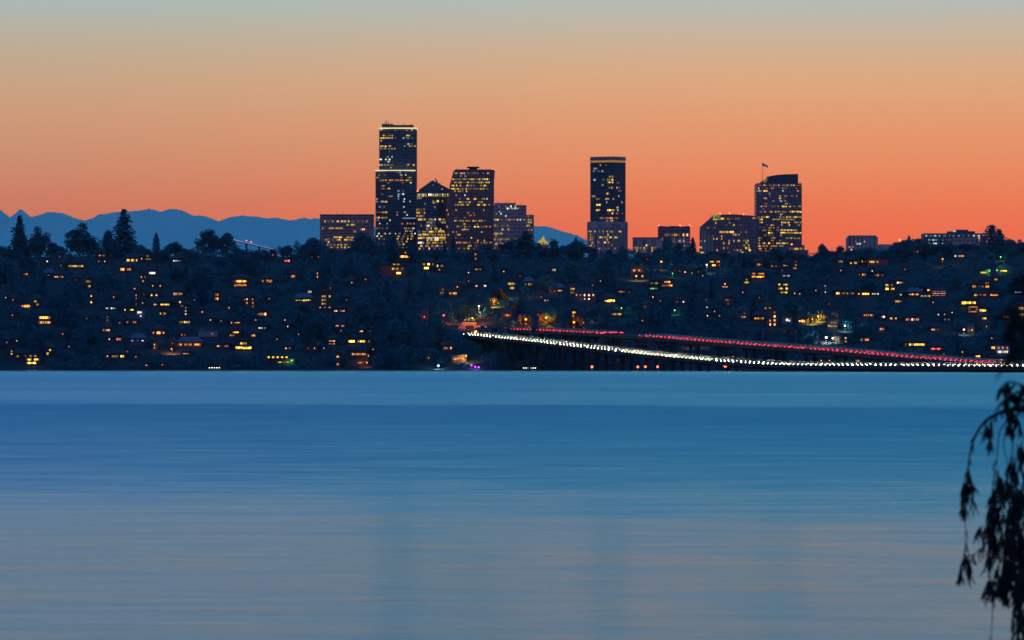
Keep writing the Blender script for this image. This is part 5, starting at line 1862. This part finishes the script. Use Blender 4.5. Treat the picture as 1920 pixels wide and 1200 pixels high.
RT('wide', 960, 445, 52, 'broad dark tree at the foot of the stepped stone block')
RT('fir', 986, 433, 50, 'broad peaked conifer at the right end of the stepped stone block')
RT('pointed', 1038, 449, 30, 'pointed tree right of the yellow lit pavilion')
RT('wide', 1082, 451, 60, 'massive dark crown left of the slim square tower')
RT('fir', 1080, 446, 22, 'conifer tip poking above the massive crown left of the slim square tower')
RT('pointed', 1143, 468, 20, 'little pointed tree before the base of the slim square tower')
RT('broad', 1168, 462, 32, 'rounded tree at the right corner of the slim square tower base')
RT('pointed', 1252, 444, 34, 'dark tree covering the left side of the notched block')
RT('broad', 1272, 456, 26, 'lower rounded tree in front of the notched block')
RT('spruce', 1299, 445, 20, 'gappy conifer between the notched block and the stepped-shoulder building')
RT('wide', 1336, 470, 48, 'low dark crown under the left shoulder of the stepped-shoulder building')
RT('wide', 1386, 473, 62, 'low wide crown under the stepped-shoulder building')
RT('broad', 1455, 465, 40, 'dark rounded crown at the foot of the flag tower')
RT('broad', 1480, 468, 34, 'dark crown between the flag tower and its small annex')
RT('pointed', 1543, 453, 26, 'narrow dense tree standing alone against the orange sky right of the flag tower')
RT('pointed', 1576, 461, 28, 'pointed tree left of the blocky concrete building')
RT('wide', 1625, 463, 46, 'low crown in front of the blocky concrete building')
RT('wide', 1700, 448, 66, 'big dark crown left of the long bluish building')
RT('fir', 1704, 442, 20, 'conifer tip rising out of the big dark crown left of the long bluish building')
RT('broad', 1722, 447, 32, 'rounded tree at the left corner of the long bluish building')
RT('wide', 1764, 456, 60, 'wide crown in front of the long bluish building, left half')
RT('wide', 1812, 456, 50, 'wide crown in front of the long bluish building, right half')
RT('cedar', 1859, 424, 66, 'tall layered cedar at the right end of the long bluish building')
RT('fir', 1874, 430, 36, 'narrow conifer leaning close to the right side of the layered cedar')
RT('broad', 1895, 448, 32, 'rounded tree right of the layered cedar')
RT('broad', 1914, 450, 30, 'rounded tree at the right edge of the ridge')
# filler of the skyline: low crowns nobody could tell apart
LOWR = [(5, 458), (18, 466), (55, 458), (98, 455), (112, 462), (176, 450), (188, 449), (216, 452), (275, 466), (308, 466), (345, 464), (360, 468), (375, 462), (440, 460), (452, 466), (465, 470), (482, 468), (497, 464),
        (512, 467), (526, 462), (540, 461), (572, 457), (606, 456), (622, 466), (640, 468), (657, 462), (700, 456), (716, 455), (750, 461), (786, 470), (803, 474), (820, 468), (866, 472), (884, 472), (926, 470), (942, 458), (1008, 456),
        (1022, 464), (1056, 460), (1106, 462), (1122, 476), (1154, 474), (1184, 462), (1200, 474), (1216, 478), (1234, 462), (1286, 464), (1312, 474), (1358, 474), (1410, 476), (1432, 478), (1500, 478), (1516, 480), (1530, 474), (1556, 470),
        (1592, 470), (1608, 468), (1645, 470), (1660, 470), (1676, 460), (1740, 454), (1786, 458), (1836, 452), (1884, 456), (1905, 456)]
n_trees = 46
for u, v in LOWR:
    o_ = ridge_tree(TR.choice(['broad', 'wide', 'wide', 'pointed', 'thin']), u + TR.uniform(-3, 3), v + TR.uniform(-2, 2), TR.uniform(24, 40), 'low dark crown blending into the uneven tree line along the ridge')
    o_['group'] = 'low trees of the ridge line'
    n_trees += 1


LAMPLIT = {}
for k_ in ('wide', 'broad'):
    LAMPLIT[k_] = KIND[k_][0][0].copy()
    LAMPLIT[k_].materials[0] = M['leafy']
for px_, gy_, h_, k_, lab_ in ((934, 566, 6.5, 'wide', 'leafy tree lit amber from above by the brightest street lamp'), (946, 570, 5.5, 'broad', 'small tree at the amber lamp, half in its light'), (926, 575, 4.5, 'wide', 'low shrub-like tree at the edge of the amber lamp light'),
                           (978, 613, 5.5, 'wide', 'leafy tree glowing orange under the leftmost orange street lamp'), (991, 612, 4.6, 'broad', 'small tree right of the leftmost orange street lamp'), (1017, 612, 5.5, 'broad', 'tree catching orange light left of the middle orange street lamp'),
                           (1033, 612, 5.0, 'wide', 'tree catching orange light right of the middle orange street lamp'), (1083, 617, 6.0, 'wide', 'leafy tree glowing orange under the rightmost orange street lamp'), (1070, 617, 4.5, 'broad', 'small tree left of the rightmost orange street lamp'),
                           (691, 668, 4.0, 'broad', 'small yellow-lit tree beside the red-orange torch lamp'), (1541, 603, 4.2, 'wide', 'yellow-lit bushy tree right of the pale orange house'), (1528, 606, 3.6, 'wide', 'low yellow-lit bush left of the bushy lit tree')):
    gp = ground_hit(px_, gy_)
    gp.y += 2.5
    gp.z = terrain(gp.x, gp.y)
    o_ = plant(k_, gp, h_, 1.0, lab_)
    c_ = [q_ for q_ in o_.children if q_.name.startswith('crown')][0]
    c_.data = LAMPLIT[k_]
    n_trees += 1


def clear(px, top, wpx, bot, y, slack=0.0):
    """does a tree keep clear of the lights behind it?"""
    for x0, y0, x1, y1, d in LIT:
        if d > y - 4 and px + wpx / 2 > x0 - slack and px - wpx / 2 < x1 + slack and top < y1 and bot > y0:
            return False
    return True


LAB = {'fir': 'dark conifer lost among the unlit trees of the lakeside slope', 'broad': 'dark rounded tree lost among the unlit trees of the lakeside slope', 'wide': 'dark rounded tree lost among the unlit trees of the lakeside slope',
       'pointed': 'dark rounded tree lost among the unlit trees of the lakeside slope', 'column': 'dark slim cypress lost among the unlit trees of the lakeside slope', 'spruce': 'dark conifer lost among the unlit trees of the lakeside slope'}
GRP = {'fir': 'conifers on the dark slope', 'spruce': 'conifers on the dark slope', 'column': 'cypresses on the dark slope'}
tries = 0
while n_trees < 300 and tries < 60000:
    tries += 1
    px = TR.uniform(-20, 1930)
    gy = TR.uniform(486, 692)
    gp = ground_hit(px, gy)
    kd = TR.choice(['broad', 'broad', 'wide', 'wide', 'pointed', 'fir', 'fir', 'column', 'spruce'])
    big = tries < 20000
    h = TR.uniform(9, 17) if big else TR.uniform(5, 9)
    if kd in ('fir', 'spruce', 'column'): h *= 1.15
    if kd == 'wide': h *= .75
    top = gy - h / gp.y * F
    w_ = NAT[kd] * h / gp.y * F * .9
    if top < 474 + 8 * TR.random(): continue
    if not clear(px, top, w_, gy + 3, gp.y): continue
    if abs(gp.x + 14) < 14 and gp.y < 2460 and gy > 600: continue
    plant(kd, gp, h, TR.uniform(.85, 1.1), LAB[kd], GRP.get(kd, 'rounded trees on the dark slope'))
    n_trees += 1

# shrubs, hedges and far crowns that read as one dark mass
b = MB()
r_ = random.Random(404)
cnt = 0
tries = 0
while cnt < 3300 and tries < 40000:
    tries += 1
    if cnt < 1700 or cnt >= 2300:
        px, gy = (r_.uniform(-60, 1980) if cnt < 1700 else r_.choice((r_.uniform(-600, -30), r_.uniform(1950, 2500)))), r_.uniform(484, 694)
        gp = ground_hit(px, gy)
    else:
        gp = Vector((r_.uniform(-420, 420), r_.uniform(2640, 2760), 0))
        gp.z = terrain(gp.x, gp.y)
        px, gy = 960 + gp.x / gp.y * F, HOR - (gp.z - EYE) / gp.y * F
    h = r_.uniform(1.6, 5.5)
    w_ = h * r_.uniform(.5, .9)
    if not clear(px, gy - h / gp.y * F, 2 * w_ / gp.y * F, gy + 2, gp.y): continue
    cnt += 1
    for i in range(46):
        d = Vector((r_.gauss(0, 1), r_.gauss(0, 1), r_.gauss(0, 1)))
        d.normalize()
        d *= r_.random() ** .4
        leaf(b, gp + Vector((d.x * w_, d.y * w_, h * .5 + d.z * h * .55)), r_.uniform(.7, 1.5), r_, .1, .8)
o_ = link('undergrowth', b.mesh('undergrowth', M['under']))
tag(o_, kind='stuff')

# ------------------------------------------------------------------ near tree whose drooping branches hang in at the right
wr = random.Random(17)
DW = 25.0
wbase = Vector((4.9, 26.5, bank_z(4.9, 26.5)))
wil = empty('weeping_tree', wbase)
tag(wil, 'near weeping tree, its black out-of-focus drooping branches hanging in at the right edge', 'tree')


def wpart(name, mb, mat, solid=True):
    me = mb.solid(name, mat) if solid else mb.mesh(name, mat)
    me.transform(Matrix.Translation(-wil.location))
    return link(name, me, wil)


b = MB()
b.tube([wbase + Vector((0, 0, -.3)), wbase + Vector((.05, 0, 1.0)), wbase + Vector((-.05, .1, 2.2)), wbase + Vector((-.3, .1, 3.4)), wbase + Vector((-.35, .2, 5.0))], [.34, .27, .24, .2, .12], 10)
wpart('trunk', b, M['willow_bark'])
limbs = MB()
tw = MB()
lv = MB()


def curve(pts, d, dj=.25, sub=4):
    """smooth 3D line through photo points at distance d"""
    q = [P(u, v, d + wr.uniform(-dj, dj) * .3) for u, v in pts]
    out_ = []
    for i in range(len(q) - 1):
        p0, p1, p2, p3 = q[max(i - 1, 0)], q[i], q[i + 1], q[min(i + 2, len(q) - 1)]
        for k in range(sub):
            s_ = k / sub
            out_.append(.5 * ((2 * p1) + (p2 - p0) * s_ + (2 * p0 - 5 * p1 + 4 * p2 - p3) * s_ * s_ + (3 * p1 - p0 - 3 * p2 + p3) * s_ ** 3))
    out_.append(q[-1])
    return out_


def wleaf(p, ang, L, wd):
    """a narrow leaf hanging from p"""
    yaw = wr.uniform(0, 6.28)
    d = Vector((math.sin(ang), wr.uniform(-.35, .35), -math.cos(ang))).normalized()
    s_ = Vector((math.cos(yaw), math.sin(yaw), wr.uniform(-.2, .2)))
    s_ = (s_ - d * s_.dot(d))
    if s_.length < .05: return
    s_.normalize()
    m1, m2, tip = p + d * L * .3, p + d * L * .68 + Vector((0, 0, -.004)), p + d * L + Vector((0, 0, -.01))
    lv.face([p, m1 - s_ * wd * .5, m2 - s_ * wd * .42, tip])
    lv.face([p, tip, m2 + s_ * wd * .42, m1 + s_ * wd * .5])


def strand(pts, d=DW, r0=.006, dens=1.0, f0=.0, f1=1.0, spread=.3, L=.058, wd=.0105):
    c = curve(pts, d)
    n = len(c)
    tw.tube(c, [r0 * (1 - .7 * i / n) for i in range(n)], 5)
    tot = sum((c[i + 1] - c[i]).length for i in range(n - 1))
    m_ = int(tot * 80 * dens)
    for k in range(m_):
        f_ = f0 + (f1 - f0) * wr.random()
        x = f_ * (n - 1)
        i = min(int(x), n - 2)
        p = c[i].lerp(c[i + 1], x - i)
        wleaf(p, wr.gauss(0, spread), L * wr.uniform(.55, 1.25), wd * wr.uniform(.7, 1.2))


def spray(u, v, hpx, wpx, n, d=DW, L=.058, wd=.0105):
    """a hanging bunch of side twigs with leaves"""
    for i in range(max(2, int(n * (.34 if d < 20 else .42 if u > 1890 else .66 if u > 1850 else .95)))):
        x0 = u + wr.uniform(-wpx * .15, wpx * .15)
        x1 = u + wr.uniform(-.5, .5) * wpx
        y1 = v + hpx * wr.uniform(.55, 1.0)
        strand([(x0, v + wr.uniform(0, hpx * .25)), (x0 * .35 + x1 * .65 + wr.uniform(-3, 3), (v + y1) / 2), (x1, y1)], d + wr.uniform(-.3, .3), .0032, 1.0, .15, 1, .3, L, wd)


# heavy limbs, outside the frame, from which the branches hang
T_ = wbase + Vector((-.3, .1, 3.3))
for d_, ends in ((25, [(2060, 560), (1990, 640), (1935, 745)]), (25.3, [(2040, 600), (1985, 720), (1950, 830)]), (25.6, [(2090, 700), (2010, 820), (1960, 930)]), (24.6, [(2100, 820), (2030, 950), (1965, 1060)])):
    pts = [T_] + [P(u, v, d_) for u, v in ends]
    limbs.tube(pts, [.11, .06, .04, .018], 7)
wpart('limb', limbs, M['willow_bark'])

# main arching branch and the long thread that hangs from its tip
strand([(1950, 800), (1925, 772), (1892, 768), (1866, 778), (1852, 786), (1838, 801), (1826, 824), (1819, 850), (1815, 880)], 25, .013, .25, .0, 1, .5)
spray(1858, 782, 30, 12, 2)
spray(1850, 790, 44, 22, 4)
spray(1814, 878, 84, 26, 9)
strand([(1815, 880), (1810, 920), (1809, 965), (1811, 1000), (1809, 1032)], 25, .004, .35, 0, 1, .4)
spray(1809, 1030, 66, 24, 7)
strand([(1813, 1044), (1826, 1040), (1838, 1028), (1848, 1018)], 25, .004, .9)
# second and third hanging threads
strand([(1890, 770), (1886, 790), (1874, 812), (1870, 850), (1868, 880)], 25.2, .005, .12)
strand([(1899, 790), (1884, 815), (1882, 840), (1889, 868), (1886, 892)], 25.3, .004, .12)
strand([(1905, 790), (1899, 830), (1897, 880), (1896, 920)], 25.1, .005, .4)
spray(1892, 770, 52, 22, 8)
spray(1904, 776, 40, 24, 7)
spray(1868, 878, 78, 34, 12)
spray(1886, 890, 84, 36, 13)
spray(1860, 930, 70, 34, 10)
spray(1876, 950, 74, 44, 13)
spray(1856, 972, 50, 34, 8)
spray(1862, 1000, 66, 26, 9)
spray(1852, 1030, 44, 14, 5)
strand([(1842, 985), (1834, 992), (1831, 998)], 25, .003, 1.5)
for u, v, h_, w_, n_ in ((1900, 850, 90, 40, 12), (1912, 820, 90, 40, 12), (1914, 900, 110, 40, 20), (1900, 930, 100, 46, 22), (1912, 980, 100, 50, 26), (1896, 990, 90, 44, 22), (1904, 1040, 80, 60, 26), (1884, 1040, 60, 44, 14), (1916, 1060, 90, 40, 24),
                         (1928, 860, 140, 40, 22), (1930, 1000, 160, 40, 26), (1872, 1072, 56, 44, 12), (1888, 1070, 62, 40, 12), (1856, 1080, 44, 34, 9), (1908, 1090, 80, 30, 12), (1915, 1130, 90, 24, 14), (1905, 1140, 60, 20, 7), (1925, 1150, 90, 30, 14)):
    spray(u, v, h_, w_, n_, 25 + wr.uniform(-.5, .6))
strand([(1863, 1095), (1862, 1130), (1860, 1170), (1858, 1215)], 25, .004, .08)
spray(1858, 1194, 40, 16, 4)
# leafy frond nearer the water's far edge
strand([(1935, 730), (1915, 722), (1897, 716), (1884, 719), (1874, 730)], 20, .006, 1.6, 0, 1, .7, .07, .02)
strand([(1940, 725), (1915, 732), (1897, 740), (1882, 750)], 20, .007, 1.8, 0, 1, .7, .07, .02)
strand([(1940, 745), (1915, 752), (1900, 762), (1888, 775)], 20, .007, 1.5, 0, 1, .7, .07, .02)


def dome(base, n, rad, top, pxmin, f0=.2):
    """the rest of the hanging crown round the trunk, out of the picture"""
    k = 0
    while k < n:
        a = wr.uniform(0, 6.28)
        r_ = rad * math.sqrt(wr.uniform(.05, 1))
        p = base + Vector((math.cos(a) * r_, math.sin(a) * r_, 0))
        z1 = top - .9 * (r_ / rad) ** 2 - wr.uniform(0, .6)
        z0 = max(base.z + .5, z1 - wr.uniform(1.0, 2.6))
        if 960 + (p.x - .25) / p.y * F < pxmin: continue
        k += 1
        pts = [p + Vector((-math.cos(a) * .5, -math.sin(a) * .5, z1 - base.z + .1)), p + Vector((0, 0, z1 - base.z)), p + Vector((wr.uniform(-.1, .1), wr.uniform(-.1, .1), (z0 + z1) / 2 - base.z)), p + Vector((wr.uniform(-.15, .15), wr.uniform(-.1, .1), z0 - base.z))]
        tw.tube(pts, [.012, .008, .005, .002], 4)
        for q_, q2 in zip(pts, pts[1:]):
            for i in range(int((q2 - q_).length * 38)):
                wleaf(q_.lerp(q2, wr.random()), wr.gauss(0, .35), wr.uniform(.04, .09), wr.uniform(.01, .018))


dome(wbase, 170, 2.6, 5.6, 1985)
for i in range(9):
    a = i * .7 + .2
    if 960 + (wbase.x + math.cos(a) * 2.0) / (wbase.y + math.sin(a) * 2.0) * F < 2000: continue
    tw.tube([wbase + Vector((-.3, .15, 3.2 + .1 * i)), wbase + Vector((math.cos(a) * .9, math.sin(a) * .9, 4.5)), wbase + Vector((math.cos(a) * 1.9, math.sin(a) * 1.9, 4.7))], [.08, .045, .015], 6)
wpart('sprays', tw, M['willow_bark'])
wpart('leaves', lv, M['willow'], False)


# a second one stands closer; only its blurred outer sprays reach into the picture
wbase = Vector((3.3, 14.2, bank_z(3.3, 14.2)))
wil = empty('weeping_tree', wbase)
tag(wil, 'closer weeping tree, only soft black blurred sprays visible high at the right edge', 'tree')
b = MB()
b.tube([wbase + Vector((0, 0, -.3)), wbase + Vector((-.05, 0, 1.1)), wbase + Vector((.05, .1, 2.3)), wbase + Vector((-.1, .1, 3.5)), wbase + Vector((-.1, .1, 4.6))], [.24, .19, .16, .13, .06], 10)
wpart('trunk', b, M['willow_bark'])
limbs, tw, lv = MB(), MB(), MB()
for ends in ([(2500, 250), (2150, 330), (1960, 500)], [(2450, 380), (2150, 480), (1960, 620)]):
    limbs.tube([wbase + Vector((0, .05, 3.0))] + [P(u, v, 13.5) for u, v in ends], [.07, .045, .026, .01], 7)
wpart('limb', limbs, M['willow_bark'])
# nearer, more blurred sprays higher up
for u, v, h_, w_, n_ in ((1905, 510, 40, 44, 12), (1918, 520, 70, 36, 12), (1884, 566, 46, 44, 12), (1894, 590, 40, 70, 14), (1880, 605, 34, 40, 10), (1914, 618, 60, 40, 14), (1902, 636, 40, 50, 12), (1886, 640, 24, 36, 8)):
    spray(u + 14, v, h_, w_, n_, 13.5, .034, .010)
strand([(1960, 620), (1925, 640), (1905, 652), (1888, 668), (1878, 690)], 13.5, .006, .5, 0, 1, .6, .04, .012)
strand([(1950, 500), (1920, 540), (1895, 570), (1875, 590)], 13.5, .005, .6, 0, 1, .6, .04, .012)
dome(wbase, 110, 1.6, 4.4, 2010)
wpart('sprays', tw, M['willow_bark'])
wpart('leaves', lv, M['willow'], False)

# ------------------------------------------------------------------ evening air
m = material('evening_haze')
q = NT(m)
pv = q.n('ShaderNodeVolumePrincipled')
pv.inputs['Color'].default_value = (0.82, 0.86, 0.92, 1)
pv.inputs['Density'].default_value = 1.0e-5
pv.inputs['Anisotropy'].default_value = 0.75
o_ = q.n('ShaderNodeOutputMaterial')
q.t.links.new(pv.outputs[0], o_.inputs['Volume'])
b = MB()
b.box(-10000, 10000, -80, 38000, -6, 1120)
o = b.build('haze', m)
tag(o, kind='stuff')
